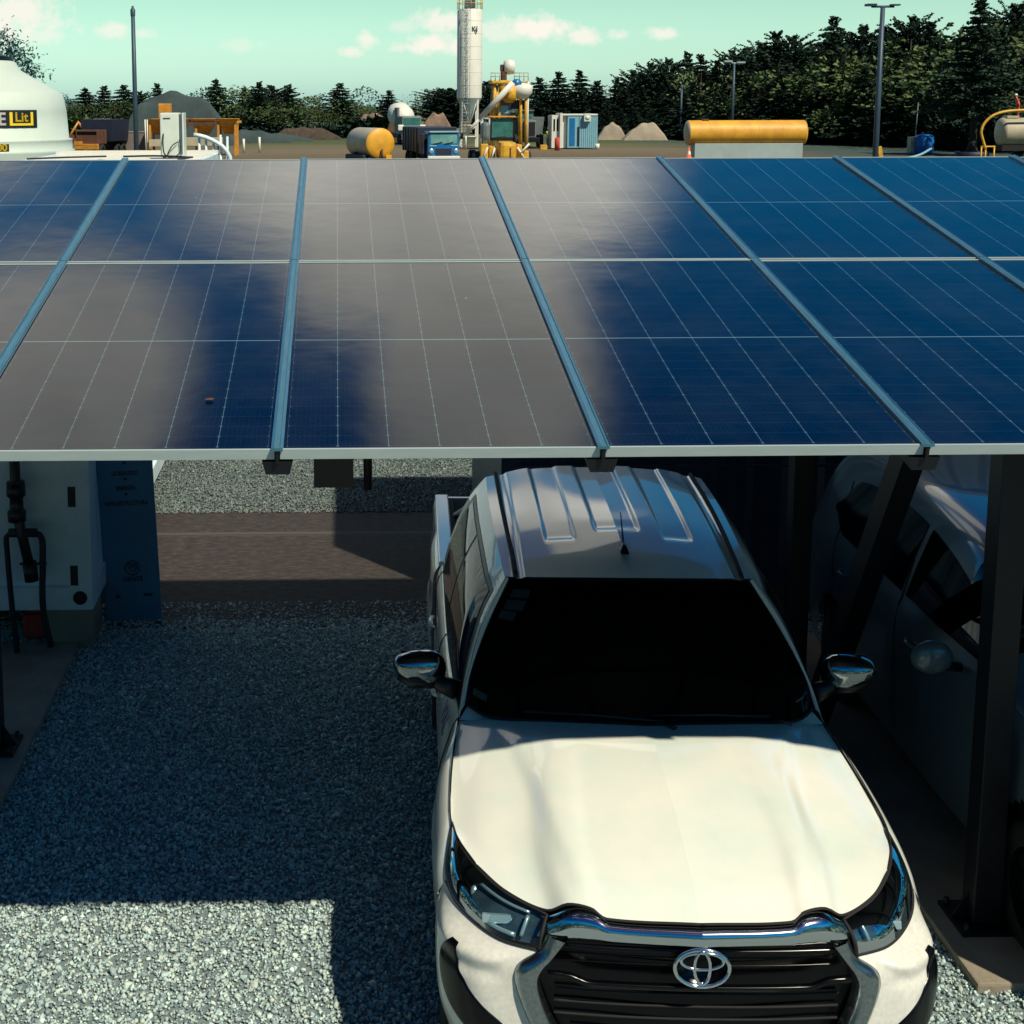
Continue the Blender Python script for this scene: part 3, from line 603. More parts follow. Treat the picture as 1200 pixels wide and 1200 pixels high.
# roof with pressed ribs and black drip channels
header = [V(0,1.905,1.716), V(.30,1.918,1.712), V(.602,1.985,1.690)]
def roof_f(p, u, v):
    x = abs(p.x); e = math.sin(PI*min(1, v*1.0))
    for x0, x1, vs in ((.0, .10, .30), (.235, .36, .24)):
        m_ = sstep(x0-.02, x0, x)*sstep(x1+.02, x1, x); p.z -= .010*m_*sstep(vs, vs+.05, v)
    p.z -= .008*sstep(.50, .525, x)*sstep(.56, .545, x)
    return p
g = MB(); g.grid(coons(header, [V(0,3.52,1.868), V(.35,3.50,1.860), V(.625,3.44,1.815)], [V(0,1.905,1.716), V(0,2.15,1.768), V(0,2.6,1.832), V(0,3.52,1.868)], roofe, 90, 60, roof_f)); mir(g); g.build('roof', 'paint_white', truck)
s_ = MB(); pts = [V(.546,1.965,1.702), V(.550,2.2,1.742), V(.562,2.6,1.783), V(.568,3.0,1.812), V(.568,3.46,1.834)]; s_.tube(pts if 0 else spline(pts, 30), .011, 8); pair(s_, 'drip_channel', 'blackmatt', truck)
s_ = MB(); s_.add([(-.022,2.10,1.772),(.022,2.10,1.772),(.016,2.20,1.785),(-.016,2.20,1.785),(-.007,2.135,1.805),(.007,2.135,1.805),(.005,2.19,1.815),(-.005,2.19,1.815)],[(0,1,5,4),(1,2,6,5),(2,3,7,6),(3,0,4,7),(4,5,6,7)],True); s_.tube([(0,2.165,1.80),(0,2.30,1.93)],[.005,.0025],8); s_.build('antenna','black',truck)
# windscreen
wsb = [V(0,1.322,1.222), V(.45,1.378,1.212), V(.70,1.46,1.195), V(.800,1.56,1.215)]
wst = [V(0,1.892,1.705), V(.30,1.905,1.701), V(.50,1.945,1.692), V(.574,1.968,1.683)]
wss = [V(.800,1.56,1.215), V(.772,1.64,1.33), V(.676,1.82,1.52), V(.574,1.968,1.683)]
WS = coons(wsb, wst, [V(0,1.322,1.222), V(0,1.50,1.40), V(0,1.70,1.565), V(0,1.892,1.705)], wss, 30, 24, lambda p, u, v: p+V(0, -.02, .02)*math.sin(PI*v)*.6)
g = MB(); g.grid(WS); mir(g); g.build('windscreen', 'glassdark', truck)
g = MB()      # pillar skins between windscreen and side windows
g.grid(coons([V(.800,1.565,1.208), V(.832,1.50,1.168)], [V(.574,1.972,1.680), V(.602,1.985,1.690)], wss, pil, 6, 24, lambda p, u, v: p+V(.35, -.6, .35)*.022*math.sin(PI*u)))
g.grid(coons([V(0,1.31,1.218), V(.832,1.50,1.160)], [V(0,1.33,1.215), V(.79,1.57,1.205)], [V(0,1.31,1.218), V(0,1.33,1.215)], [V(.832,1.50,1.160), V(.79,1.57,1.205)], 12, 3))
pair(g, 'windscreen_pillar', 'paint_white', truck)
s_ = MB(); s_.tube(spline([p+V(.003,0,.004) for p in wss], 24), .006, 6); s_.tube(spline([p+V(0,-.006,.004) for p in wsb], 24), .009, 6); mir(s_); s_.build('windscreen_seal', 'blackmatt', truck)
def wsp(u, v, sx, o=.004):
    i, j = u*29, v*23; i0, j0 = min(28, int(i)), min(22, int(j)); a, c = i-i0, j-j0
    p = WS[j0][i0]*(1-a)*(1-c)+WS[j0][i0+1]*a*(1-c)+WS[j0+1][i0]*(1-a)*c+WS[j0+1][i0+1]*a*c
    n = (WS[j0][i0+1]-WS[j0][i0]).cross(WS[j0+1][i0]-WS[j0][i0]).normalized()
    if n.y > 0: n = -n
    p = p+n*o
    return V(sx*p.x, p.y, p.z)
for (u0, u1, v0, v1, sx) in ((.79, .93, .84, .91, -1), (.79, .94, .74, .82, -1), (.83, .95, .66, .73, -1), (.86, .96, .085, .13, -1), (.86, .93, .10, .112, 1)):
    s_ = MB(); s_.grid([[wsp(u0+(u1-u0)*i/4, v0+(v1-v0)*j/3, sx) for i in range(5)] for j in range(4)]); s_.build('windscreen_sticker', 'sticker' if sx < 0 else 'chrome_dull', truck)
for (a, b_) in (((-.50, .05), (.06, .015)), ((.02, .055), (.52, .03))):
    pa_, pb_ = wsp(abs(a[0])/.78, a[1], math.copysign(1, a[0]), .016), wsp(abs(b_[0])/.78, b_[1], math.copysign(1, b_[0]), .02)
    s_ = MB(); s_.tube([pa_, (pa_+pb_)/2+V(0, -.006, .01), pb_], [.006, .010, .008], 6); s_.tube([pb_, pb_+V(.08 if b_[0] > .3 else .05, -.05, -.01)], [.009, .011], 6); s_.build('wiper', 'black', truck)

# lights and nose
topc = [V(.545,.150,.992), V(.69,.275,1.004), V(.795,.43,1.022), V(.855,.58,1.036), V(.884,.74,1.048)]
lowc = [V(.580,.085,.888), V(.72,.155,.888), V(.83,.285,.900), V(.895,.42,.918), V(.912,.54,.955), V(.902,.64,1.005), V(.884,.74,1.048)]
for sx in (-1, 1):
    hl = None
    def put(mb, name, m):
        mb.v = [(sx*x, y, z) for x, y, z in mb.v]
        if sx < 0: mb.f = [f[::-1] for f in mb.f]
        return mb.build(name, m, hl)
    inn = [V(.545,.150,.992), V(.560,.115,.945), V(.580,.085,.888)]
    def shape(o, bul=.022):
        return coons([p+V(0, o, -o*.4) for p in topc], [p+V(0, o, -o*.2) for p in lowc], [p+V(0, o, 0) for p in inn], [V(.884,.74+o*.2,1.048-o), V(.884,.74+o*.2,1.048-o)], 34, 12,
                     lambda p, u, v: p+V(.35+.5*u, -1+.6*u, .4)*bul*math.sin(PI*v)*sstep(1.0, .6, u))
    g = MB(); g.grid(shape(.034, .0)); hl = put(g, 'headlight', 'interior'); hl.parent = truck
    g = MB(); rows = shape(0.); g.grid(rows); put(g, 'lens', 'lens')
    g = MB(); rr = shape(-.001); edge = rr[0]+[]; g.tube(rr[-1], .0045, 6); g.tube(rr[0], .0045, 6); g.tube([r[0] for r in rr], .007, 6); put(g, 'lamp_rim', 'blackmatt')
    hr = shape(.020, .012)
    g = MB(); g.tube([hr[9][i] for i in range(4, 22)], .009, 8); g.tube([hr[j][3] for j in range(3, 10)], .008, 8); g.tube([hr[2][i] for i in range(3, 27)], .006, 6); put(g, 'running_light', 'reflector')
    g = MB(); c = hr[6][15]; mx_ = Matrix.Translation(c+V(-.01, .035, -.01))@V(.25, -1, .15).to_track_quat('Z', 'Y').to_matrix().to_4x4()
    g.lathe([(.0, .016), (.014, .013), (.024, .006), (.028, -.004), (.036, .0), (.036, -.02)], (0, 0, 0), 22, mtx=mx_); put(g, 'projector', 'reflector')
    g = MB(); c = hr[7][8]; mx_ = Matrix.Translation(c)@V(.1, -1, .2).to_track_quat('Z', 'Y').to_matrix().to_4x4(); g.box(-.055, .055, -.016, .016, -.02, .006, mx_, .005); put(g, 'lamp_module', 'reflector')
# chrome bar across the top of the grille with the raised ends
T = [V(0,.030,1.020), V(.33,.058,1.020), V(.375,.085,1.043), V(.455,.112,1.043), V(.535,.140,.995)]
Mi = [V(0,-.008,.996), V(.33,.022,.996), V(.39,.040,1.015), V(.47,.062,1.014), V(.548,.105,.968)]
Lw = [V(0,.004,.955), V(.36,.036,.952), V(.43,.048,.948), V(.50,.060,.944), V(.545,.085,.945)]
A, B_, C_ = spline(T, 60), spline(Mi, 60), spline(Lw, 60)
g = MB(); g.grid([A, [a.lerp(b, .5)+V(0, -.010, .010) for a, b in zip(A, B_)], B_, [a.lerp(b, .5)+V(0, -.010, -.004) for a, b in zip(B_, C_)], C_, [p+V(0, .03, -.004) for p in C_]]); mir(g); g.build('grille_top_bar', 'chrome', truck)
# chrome brackets down both sides
fo = [V(.548,.085,.955), V(.580,.080,.888), V(.655,.075,.830), V(.668,.068,.78), V(.630,.05,.66), V(.56,.035,.52), V(.46,.025,.42)]
fi = [V(.478,.050,.948), V(.530,.045,.88), V(.580,.050,.800), V(.574,.042,.73), V(.53,.03,.62), V(.47,.025,.52), V(.40,.02,.44)]
A, B_ = spline(fo, 50), spline(fi, 50)
g = MB(); g.grid([[p+V(.0, .02, 0) for p in A], A, [a.lerp(b, .25)+V(0, -.022, 0) for a, b in zip(A, B_)], [a.lerp(b, .8)+V(0, -.022, 0) for a, b in zip(A, B_)], B_, [p+V(-.01, .05, 0) for p in B_]]); pair(g, 'grille_bracket', 'chrome_dull', truck)
# grille: dark recess, slats, mesh
g = MB(); g.grid(coons([V(-.56,.10,.97), V(0,.045,.985), V(.56,.10,.97)], [V(-.48,.09,.40), V(0,.05,.40), V(.48,.09,.40)], [V(-.56,.10,.97), V(-.62,.11,.78), V(-.48,.09,.40)], [V(.56,.10,.97), V(.62,.11,.78), V(.48,.09,.40)], 20, 14)); g.build('grille_mesh', 'grille', truck)
def slat(z, hw, r, m, dy=0., kick=0.):
    s_ = MB(); pts = []
    for i in range(41):
        x = -hw+2*hw*i/40; k_ = sstep(hw*.72, hw*.88, abs(x))*kick
        pts.append(V(x, .012+dy+.12*abs(x)**2.2, z+k_))
    s_.tube(pts, r, 8); s_.build('grille_slat', m, truck)
slat(.925, .49, .012, 'grille', .020); slat(.892, .47, .003, 'grille', .034); slat(.862, .50, .003, 'grille', .034)
slat(.795, .55, .014, 'grille', 0., .026); slat(.80, .55, .008, 'grille', -.008, .026)
for z in (.74, .69, .64, .59, .54, .49): slat(z, .52 if z > .6 else .46, .005, 'blackmatt', .045)
# emblem: three interlocking rings
EM = Matrix.Translation((0, -.012, .888))@Matrix.Rotation(R(-8), 4, 'X')
def ring(cx_, cz_, a, b, r, y=0., n=44):
    return [EM@V(cx_+a*math.cos(2*PI*i/n), y, cz_+b*math.sin(2*PI*i/n)) for i in range(n)]
g = MB(); g.tube(ring(0, 0, .098, .066, 0), .0085, 8, closed=True); g.tube(ring(0, .002, .028, .058, 0, -.004), .0068, 8, closed=True); g.tube(ring(0, .026, .076, .030, 0, -.003), .0068, 8, closed=True); g.build('emblem', 'chrome', truck)
g = MB(); g.lathe([(0, 0), (.075, 0), (.078, .02)], (0, 0, 0), 28, mtx=EM@Matrix.Rotation(PI/2, 4, 'X')@Matrix.Scale(1.2, 4, (1, 0, 0))@Matrix.Translation((0, 0, -.03))); g.build('emblem_plate', 'grille', truck)
# bumper skin
fc0 = [V(.580,.088,.884), V(.72,.158,.884), V(.83,.288,.896), V(.895,.42,.914), V(.922,.50,.93)]
fc1 = [V(.46,.03,.40), V(.70,.09,.38), V(.87,.26,.38), V(.915,.52,.38)]
fd0 = [V(.580,.088,.884), V(.657,.085,.830), V(.670,.078,.78), V(.632,.06,.66), V(.562,.045,.52), V(.46,.03,.40)]
fd1 = [V(.922,.50,.93), V(.948,.50,.82), V(.952,.5,.66), V(.915,.52,.38)]
def faf(p, u, v):
    n = V(.75, -.66, 0) if u > .4 else V(.35, -.93, 0)
    p = p+n*(.032*math.sin(PI*u)**1.2*sstep(0, .16, v)*sstep(1, .6, v)+.012*math.exp(-((v-.13)/.05)**2)*sstep(.04, .2, u)*sstep(.9, .6, u)-.010*math.exp(-((v-.24)/.04)**2)*sstep(.04, .2, u)*sstep(.8, .5, u))
    return p
FA = coons(fc0, fc1, fd0, fd1, 50, 50, faf)
g = MB(); g.grid(FA); mir(g)
g.box(-.47, .47, .03, .3, .30, .41, bev=.02); g.build('bumper', 'paint_dusty', truck)
def fap(u, v, o=.004):
    i, j = u*49, v*49; i0, j0 = min(48, int(i)), min(48, int(j)); a, c = i-i0, j-j0
    p = FA[j0][i0]*(1-a)*(1-c)+FA[j0][i0+1]*a*(1-c)+FA[j0+1][i0]*(1-a)*c+FA[j0+1][i0+1]*a*c
    n = (FA[j0][i0+1]-FA[j0][i0]).cross(FA[j0+1][i0]-FA[j0][i0]).normalized()
    if n.x*1.0-n.y*.8 < 0: n = -n
    return p+n*o
lft = [(.12, .47), (.25, .42), (.35, .36), (.45, .26), (.55, .17), (.65, .12), (.78, .12)]
rgt = [(.12, .54), (.25, .64), (.35, .63), (.45, .60), (.55, .54), (.65, .44), (.78, .30)]
La, Ra = spline([V(u, v, 0) for v, u in lft], 40), spline([V(u, v, 0) for v, u in rgt], 40)
for mm in (1, -1):
    g = MB(); g.grid([[fap(a.x+(b.x-a.x)*i/20, a.y+(b.y-a.y)*i/20, .0075 if 0 < i < 20 else -.004) for i in range(21)] for a, b in zip(La, Ra)])
    g.v = [(mm*x, y, z) for x, y, z in g.v]; g.build('bumper_vent', 'grille', truck)
# mirrors
for sx in (-1, 1):
    mo = MB(); n1, n2 = 20, 14; rows = []
    for j in range(n2+1):
        ph = -PI/2+PI*j/n2; r = []
        for i in range(n1+1):
            th = 2*PI*i/n1; cx_, cy_, cz_ = math.cos(ph)*math.cos(th), math.cos(ph)*math.sin(th), math.sin(ph)
            x = abs(cx_)**.75*math.copysign(1, cx_); z = abs(cz_)**.8*math.copysign(1, cz_)
            tz = 1-.28*x                # slimmer towards the tip
            r.append(V(sx*(1.015+x*.128), 1.775+cy_*(.085 if cy_ < 0 else .03)-.012*x, 1.310+z*.080*tz+.016*x))
        rows.append(r)
    mo.grid(rows); mr_ = mo.build('mirror', 'chrome_dark', truck)
    g = MB(); g.box(-.09, .09, -.003, .003, -.062, .062, Matrix.Translation((sx*1.015, 1.808, 1.315)), .002); g.build('mirror_glass', 'glassdark', mr_)
    g = MB(); g.tube([(sx*.84, 1.72, 1.215), (sx*.90, 1.735, 1.235), (sx*.97, 1.76, 1.262)], [.05, .042, .034], 10); g.tube([(sx*.95, 1.74, 1.245), (sx*1.05, 1.755, 1.245), (sx*1.12, 1.77, 1.262)], [.034, .036, .018], 8); g.build('mirror_base', 'black', mr_)
# bed
def bedtop(y): return V(.905, y, 1.205)
b = MB(); b.grid([spline(sect(y, .872, 1.215, archw(y, 4.05)), 34) for y in [3.68+1.57*i/60 for i in range(61)]]); cut_arch(b, 4.05, .40, .43)
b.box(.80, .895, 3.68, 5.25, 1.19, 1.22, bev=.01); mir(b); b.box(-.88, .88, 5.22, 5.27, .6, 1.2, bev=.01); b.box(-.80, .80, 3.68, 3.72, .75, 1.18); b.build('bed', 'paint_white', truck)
b = MB(); b.box(-.80, .80, 3.72, 5.22, .70, .74); b.box(.77, .80, 3.72, 5.22, .74, 1.2); b.box(-.80, -.77, 3.72, 5.22, .74, 1.2); b.build('bed_liner', 'blackmatt', truck)
b = MB()
for sx in (-1, 1): b.tube(spline([V(sx*.78, 3.86, 1.22), V(sx*.70, 3.80, 1.50), V(sx*.64, 3.79, 1.66), V(sx*.45, 3.79, 1.70), V(0, 3.79, 1.70)], 20), .03, 10); b.tube([(sx*.76, 4.7, 1.22), (sx*.66, 3.85, 1.55)], .024, 8)
b.build('roll_bar', 'black', truck)
b = MB(); b.add([(-.87,3.56,1.2),(.87,3.56,1.2),(.86,3.60,.75),(-.86,3.60,.75),(.62,3.44,1.81),(-.62,3.44,1.81)],[(0,1,4,5),(1,0,3,2)]); b.build('cab_rear','paint_white',truck)
b = MB(); b.add([(-.68,3.555,1.28),(.68,3.555,1.28),(.56,3.47,1.68),(-.56,3.47,1.68)],[(0,1,2,3)]); b.build('rear_window','glassdark',truck)
# wheels
def wheel(parent, x, y, r=.385, wd=.255, rim=.23, zc=None):
    wh = MB(); c = (x, y, zc or r)
    hw = wd/2; wh.lathe([(rim, -hw*.9), (r*.9, -hw), (r, -hw*.75), (r, hw*.75), (r*.9, hw), (rim, hw*.9)], c, 32, 'x'); o = wh.build('wheel', 'tyre', parent)
    q = MB(); sx = 1 if x > 0 else -1; q.lathe([(rim, -hw*.85*sx), (rim*.9, hw*.3*sx), (rim*.88, hw*.2*sx)], c, 28, 'x'); q.lathe([(0, hw*.55*sx), (rim*.25, hw*.5*sx), (rim*.28, hw*.2*sx)], c, 16, 'x')
    for k in range(6):
        a = 2*PI*k/6; q.box(-.012, .012, -.028, .028, rim*.2, rim*.93, Matrix.Translation((x+hw*.45*sx, y, c[2]))@Matrix.Rotation(a, 4, 'X'))
    q.build('rim', 'rim', o); return o
for x in (-.80, .80):
    for y in (.98, 4.05): wheel(truck, x, y)
b = MB(); b.box(-.62, .62, .55, 1.45, .35, .9); b.box(-.86, .86, 1.48, 3.6, .35, .45); b.box(-.62, .62, 3.6, 4.5, .4, .72); b.box(-.84, .84, 1.47, 3.58, .45, 1.15); b.build('underbody', 'blackmatt', truck)
# side lettering (partly legible door decal)
def onside(c): return c
dm_ = Matrix.Translation((-.905, 1.78, 1.03))@Matrix.Rotation(R(-90), 4, 'Z')@Matrix.Rotation(R(78), 4, 'X')
text('door_decal', 'VIAL', .12, 'decal', truck, Matrix.Translation((-.898, 1.66, 1.098))@Matrix.Rotation(R(-90), 4, 'Z')@Matrix.Rotation(R(68), 4, 'X'), .001, .002)

# ------------------------------------------------------------------ second car in the right bay
c2 = thing('parked_car', 'pale compact car half hidden behind the black post in deep shade', 'car', (4.02, 5.28, 0), -R(2.2)); c2.scale = (1.04, 1.14, 1.05)
def c2side():
    # half shell sections along y: (y, [ (x,z) bottom..roof ])
    st_ = []
    prof = [(0.0, .45, .72, .80), (.15, .62, .80, .86), (.6, .78, .95, .98), (1.1, .82, 1.0, 1.03), (1.25, .83, 1.02, 1.07), (1.9, .86, 1.05, 1.52), (2.4, .86, 1.06, 1.60), (3.2, .86, 1.07, 1.61), (3.9, .85, 1.08, 1.56), (4.15, .82, 1.05, 1.40), (4.3, .76, 1.0, 1.06), (4.36, .70, .9, .92)]
    for (y, hx, zb, zr_) in prof:
        k = (zr_-zb)
        st_.append([V(hx*.94, y, .22), V(hx*.99, y, .45), V(hx, y, .72), V(hx*.985, y, zb-.06), V(hx*.955, y, zb), V(hx*(.955-.12*min(1, k*2)), y, zb+k*.55), V(hx*(.955-.24*min(1, k*2)), y, zb+k*.93), V(hx*.55, y, zr_+.01), V(0, y, zr_+.02)])
    return st_
S = c2side(); n_ = len(S[0]); cols = [spline([s[k] for s in S], 90) for k in range(n_)]
rows = [spline([cols[k][i] for k in range(n_)], 44) for i in range(90)]
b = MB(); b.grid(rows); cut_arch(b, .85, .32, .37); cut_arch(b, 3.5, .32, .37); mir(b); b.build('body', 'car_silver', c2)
def c2pt(y, f, o):
    i = min(range(90), key=lambda q: abs(rows[q][20].y-y)); r = rows[i]; j = f*43; j0 = min(42, int(j)); p = r[j0].lerp(r[j0+1], j-j0); q = r[j0+1]-r[j0]
    n = V(q.z, 0, -q.x).normalized()
    return p+(n if n.x >= 0 else -n)*o
def zf(y, z):       # fraction along the section where height z is reached
    i = min(range(90), key=lambda q: abs(rows[q][20].y-y)); r = rows[i]
    for j in range(43):
        if r[j].z <= z <= r[j+1].z: return (j+(z-r[j].z)/max(1e-6, r[j+1].z-r[j].z))/43
    return .6
def sx_(y, z):
    k = 0
    while k < 88 and rows[k+1][20].y < y: k += 1
    t = (y-rows[k][20].y)/max(1e-6, rows[k+1][20].y-rows[k][20].y); out = []
    for r in (rows[k], rows[k+1]):
        x = r[-1].x
        for a_, b_ in zip(r, r[1:]):
            if a_.z <= z <= b_.z and a_.z > .6: x = a_.x+(b_.x-a_.x)*(z-a_.z)/max(1e-6, b_.z-a_.z); break
        out.append(x)
    return out[0]*(1-t)+out[1]*t
def arc_(y):      # upper window line
    return 1.09+.40*math.sin(PI*min(1., max(0., (y-1.42)/2.9)))**.55
for (ya, yb) in ((1.50, 2.46), (2.53, 3.78)):
    for mm in (1, -1):
        g = MB(); rr = []
        for i in range(30):
            y = ya+(yb-ya)*i/29; z0 = 1.095+(.10*sstep(3.5, 3.78, y)); z1 = max(z0+.01, arc_(y)-(.16*sstep(3.55, 3.78, y)))
            rr.append([V(sx_(y, z0+(z1-z0)*q/8)+.006, y, z0+(z1-z0)*q/8) for q in range(9)])
        g.grid(rr); g.v = [(mm*x, y, z) for x, y, z in g.v]; g.build('side_window', 'glassdark', c2)
g = MB(); rr = []
for i in range(14):
    y = 1.30+(1.86-1.30)*i/13; rr.append([c2pt(y, .56+.44*j/10, .004) for j in range(11)])
g.grid(rr); mir(g); g.build('windscreen', 'glassdark', c2)
g = MB(); g.grid([[c2pt(4.0+.22*i/8, .62+.38*j/8, .004) for j in range(9)] for i in range(9)]); mir(g); g.build('rear_window', 'glassdark', c2)
for sx in (-1, 1):
    g = MB(); rr = []
    for j in range(11):
        ph = -PI/2+PI*j/10; rr.append([V(sx*(1.0+.105*math.cos(ph)*math.cos(2*PI*i/20)), 1.62+.05*math.cos(ph)*math.sin(2*PI*i/20), 1.09+.085*math.sin(ph)) for i in range(21)])
    g.grid(rr); m_ = g.build('mirror', 'car_silver', c2)
    g = MB(); g.tube([(sx*.84, 1.66, 1.02), (sx*.95, 1.64, 1.04)], .025, 8); g.build('mirror_arm', 'black', m_)
    for yy in (2.25, 3.35):
        g = MB(); g.tube([(sx*.855, yy-.07, .90), (sx*.885, yy, .905), (sx*.855, yy+.07, .90)], .013, 8); g.build('door_handle', 'car_silver', c2)
    for y in (.85, 3.5): wheel(c2, sx*.74, y, .31, .19, .2)
g = MB()
for yy in (1.40, 2.49, 3.60):
    g = MB(); g.tube([c2pt(yy, f/20, .002) for f in range(1, 13)], .004, 5); pair(g, 'door_gap', 'blackmatt', c2)
g = MB(); g.box(-.72, .72, .3, 4.1, .22, .98); g.build('underbody', 'blackmatt', c2)
g = MB(); g.grid([[V(x, -.012-.0+.25*abs(x)**2.5, z) for x in [-.4+.8*i/10 for i in range(11)]] for z in (.45, .52, .6)]); g.build('grille', 'grille', c2)
for sx in (-1, 1):
    g = MB(); g.lathe([(0, .05), (.06, .03), (.09, 0)], (0, 0, 0), 16, mtx=Matrix.Translation((sx*.52, .13, .70))@V(sx*.4, -1, .5).to_track_quat('Z', 'Y').to_matrix().to_4x4()); g.build('headlight', 'lens', c2)

# ------------------------------------------------------------------ containers close behind the carport
t = thing('shipping_container', 'long white shipping container raised on blocks behind the carport, end wall facing out', 'container', (-3.03, 10.3, .33))
b = MB(); hw, ln, hh = 1.22, 12.1, 2.92
b.box(-hw, -hw+.16, 0, .16, 0, hh); b.box(hw-.16, hw, 0, .16, 0, hh); b.box(-hw+.16, hw-.16, .0, .12, 0, .17); b.box(-hw+.16, hw-.16, .0, .12, hh-.14, hh)
b.box(-hw, -hw+.16, ln-.16, ln, 0, hh); b.box(hw-.16, hw, ln-.16, ln, 0, hh); b.box(-hw+.16, hw-.16, ln-.12, ln, 0, hh)
for sx in (-1, 1): b.box(sx*(hw-.03)-.03, sx*(hw-.03)+.03, .16, ln-.16, 0, .16); b.box(sx*(hw-.04)-.04, sx*(hw-.04)+.04, .16, ln-.16, hh-.08, hh)
b.build('frame', 'container_white', t)
b = MB(); b.box(-hw+.16, hw-.16, .045, .07, .17, hh-.14); 
for x in (-.62, -.05, .45): b.box(x-.035, x+.035, .028, .046, .19, hh-.16)
b.build('end_wall', 'container_white', t)
def corr(y0, y1, x, z0, z1, amp=.036, pitch=.28):
    pts = []; y = y0
    while y < y1-.01: pts += [(x, y), (x, y+pitch*.27), (x-amp, y+pitch*.5), (x-amp, y+pitch*.77)]; y += pitch
    pts.append((x, y1)); m = MB(); m.v = [(px_, py_, z) for z in (z0, z1) for px_, py_ in pts]; n = len(pts); m.f = [(i, i+1, n+i+1, n+i) for i in range(n-1)]; m.sm = [False]*(n-1); return m
corr(.16, ln-.16, hw-.035, .16, hh-.08).build('side_wall', 'container_white', t)
m = corr(.16, ln-.16, hw-.035, .16, hh-.08); m.v = [(-x, y, z) for x, y, z in m.v]; m.build('side_wall', 'container_white', t)
b = MB(); n_ = 44
b.grid([[V(x, .12+(ln-.24)*i/(n_*2), hh-.035+(.022 if (i//2) % 2 else 0)) for x in (-hw+.04, hw-.04)] for i in range(n_*2+1)], smooth=False); b.box(-hw, hw, ln-.13, ln+.005, hh-.02, hh+.05); b.build('roof', 'silo', t)
for z in (.26, .85): b = MB(); b.box(hw-.155, hw-.10, -.004, .01, z-.075, z+.075); b.build('corner_slot', 'ink', t)
b = MB()
b.lathe([(0, -.004), (.052, -.004), (.052, .01)], (hw-.09, 0, .09), 18, 'y'); b.build('corner_slot', 'ink', t)
for x, y in ((-hw+.2, .2), (hw-.2, .25), (-hw+.2, 6), (hw-.2, 6), (-hw+.2, ln-.3), (hw-.2, ln-.3)):
    b = MB(); b.box(x-.18, x+.18, y-.15, y+.25, -.33, -.004, bev=.01); b.build('support_block', 'concrete', t)
t2 = thing('drain_pipes', 'black downpipe splitting into two hoses on the white container end wall', 'pipes', (-2.27, 10.20, 0))
b = MB(); b.tube([(-.05, .02, 2.9), (-.05, .02, 1.2), (-.02, -.02, 1.0), (.05, -.04, .66)], .038, 10); b.lathe([(.0, 1.32), (.065, 1.32), (.07, 1.22), (.05, 1.2), (.05, 1.12), (.068, 1.1), (.066, 1.03), (0, 1.03)], (-.045, .01, 0), 14); b.tube([(.04, -.04, .74), (.055, -.04, .60)], .052, 10); b.build('pipe', 'black', t2)
b = MB(); b.tube(spline([V(-.08, 0, .04), V(-.10, -.02, .4), V(-.12, -.02, .84), V(-.115, -.02, .93), V(-.05, -.02, .95)], 24), .021, 8); b.tube([(-.10, -.02, .95), (.10, -.02, .95)], .034, 8); b.build('hose', 'cable', t2)
b = MB(); b.tube(spline([V(.08, -.02, .95), V(.13, -.02, .92), V(.135, -.03, .75), V(.125, -.03, .4), V(.17, -.03, .1)], 24), .024, 8); b.build('hose', 'cable', t2)
b = MB(); b.tube([(-.03, -.02, .72), (.16, -.02, .72)], .01, 6); b.build('bracket', 'cable', t2)
# air conditioner on its roof
ac = thing('air_conditioner', 'white outdoor air conditioner unit standing on the white container roof', 'air conditioner', (wx(203, 20.8, 150), 20.8, .33+2.92+.0))
b = MB(); b.box(-.165, .10, -.17, .17, .02, .62, bev=.02); b.build('casing', 'ac_white', ac)
b = MB(); b.box(.10, .145, -.16, .16, .04, .60); b.build('fan_grille', 'grey_metal', ac)
b = MB(); b.box(.14, .165, -.17, .17, .02, .62, bev=.008); b.build('front_panel', 'ac_white', ac)
b = MB(); b.box(-.12, -.02, -.176, -.171, .535, .55); b.build('badge', 'ink', ac)
b = MB(); b.box(-.14, -.10, -.15, .15, -.002, .02); b.box(.06, .10, -.15, .15, -.002, .02); b.build('foot', 'black', ac)
b = MB(); b.tube(spline([V(-.12, -.18, .33), V(-.125, -.21, .2), V(-.10, -.24, .05), V(0, -.3, .02)], 16), .010, 6); b.tube(spline([V(.08, -.2, .22), V(.0, -.23, .16), V(-.06, -.25, .02), V(.05, -.3, .02), V(.12, -.22, .1), V(.10, -.19, .25)], 24), .008, 6); b.build('cable_loop', 'cable', ac)
cb = MB(); z_ = .33+2.92+.03; cb.tube(spline([V(-2.95, 20.3, z_), V(-2.5, 20.2, z_+.01), V(-2.0, 19.9, z_), V(-1.95, 19.6, z_+.01), V(-2.06, 19.0, z_)], 30), .013, 6); cb.tube(spline([V(-3.2, 20.4, z_), V(-3.7, 20.0, z_), V(-4.1, 19.5, z_)], 20), .012, 6)
tag(cb.build('power_cable', 'cable'), 'grey cable snaking over the white container roof', 'cable')
# curved white rail at the far end
rl = thing('curved_handrail', 'white curved handrail with thin uprights behind the white container roof', 'handrail', (-1.8, 23.6, 0))
a0, a1 = at(227, 157, 23.6), at(272, 188, 23.6)
def rlp(px, py): p = at(px, py, 23.6); return V(p.x+1.8, 0, p.z)
b = MB(); arc = [rlp(227, 158), rlp(238, 160), rlp(250, 165), rlp(262, 173), rlp(270, 187)]; b.tube(spline(arc+[V(arc[-1].x+.05, 0, 0)], 40), .035, 8); b.build('rail', 'container_white', rl)
for px_, pt in ((233, 159), (241, 161), (250, 165), (258, 158), (266, 160)):
    p = rlp(px_, pt); b = MB(); b.tube([(p.x, .05, 0), (p.x, .05, p.z)], .02, 6); b.build('upright', 'container_white', rl)
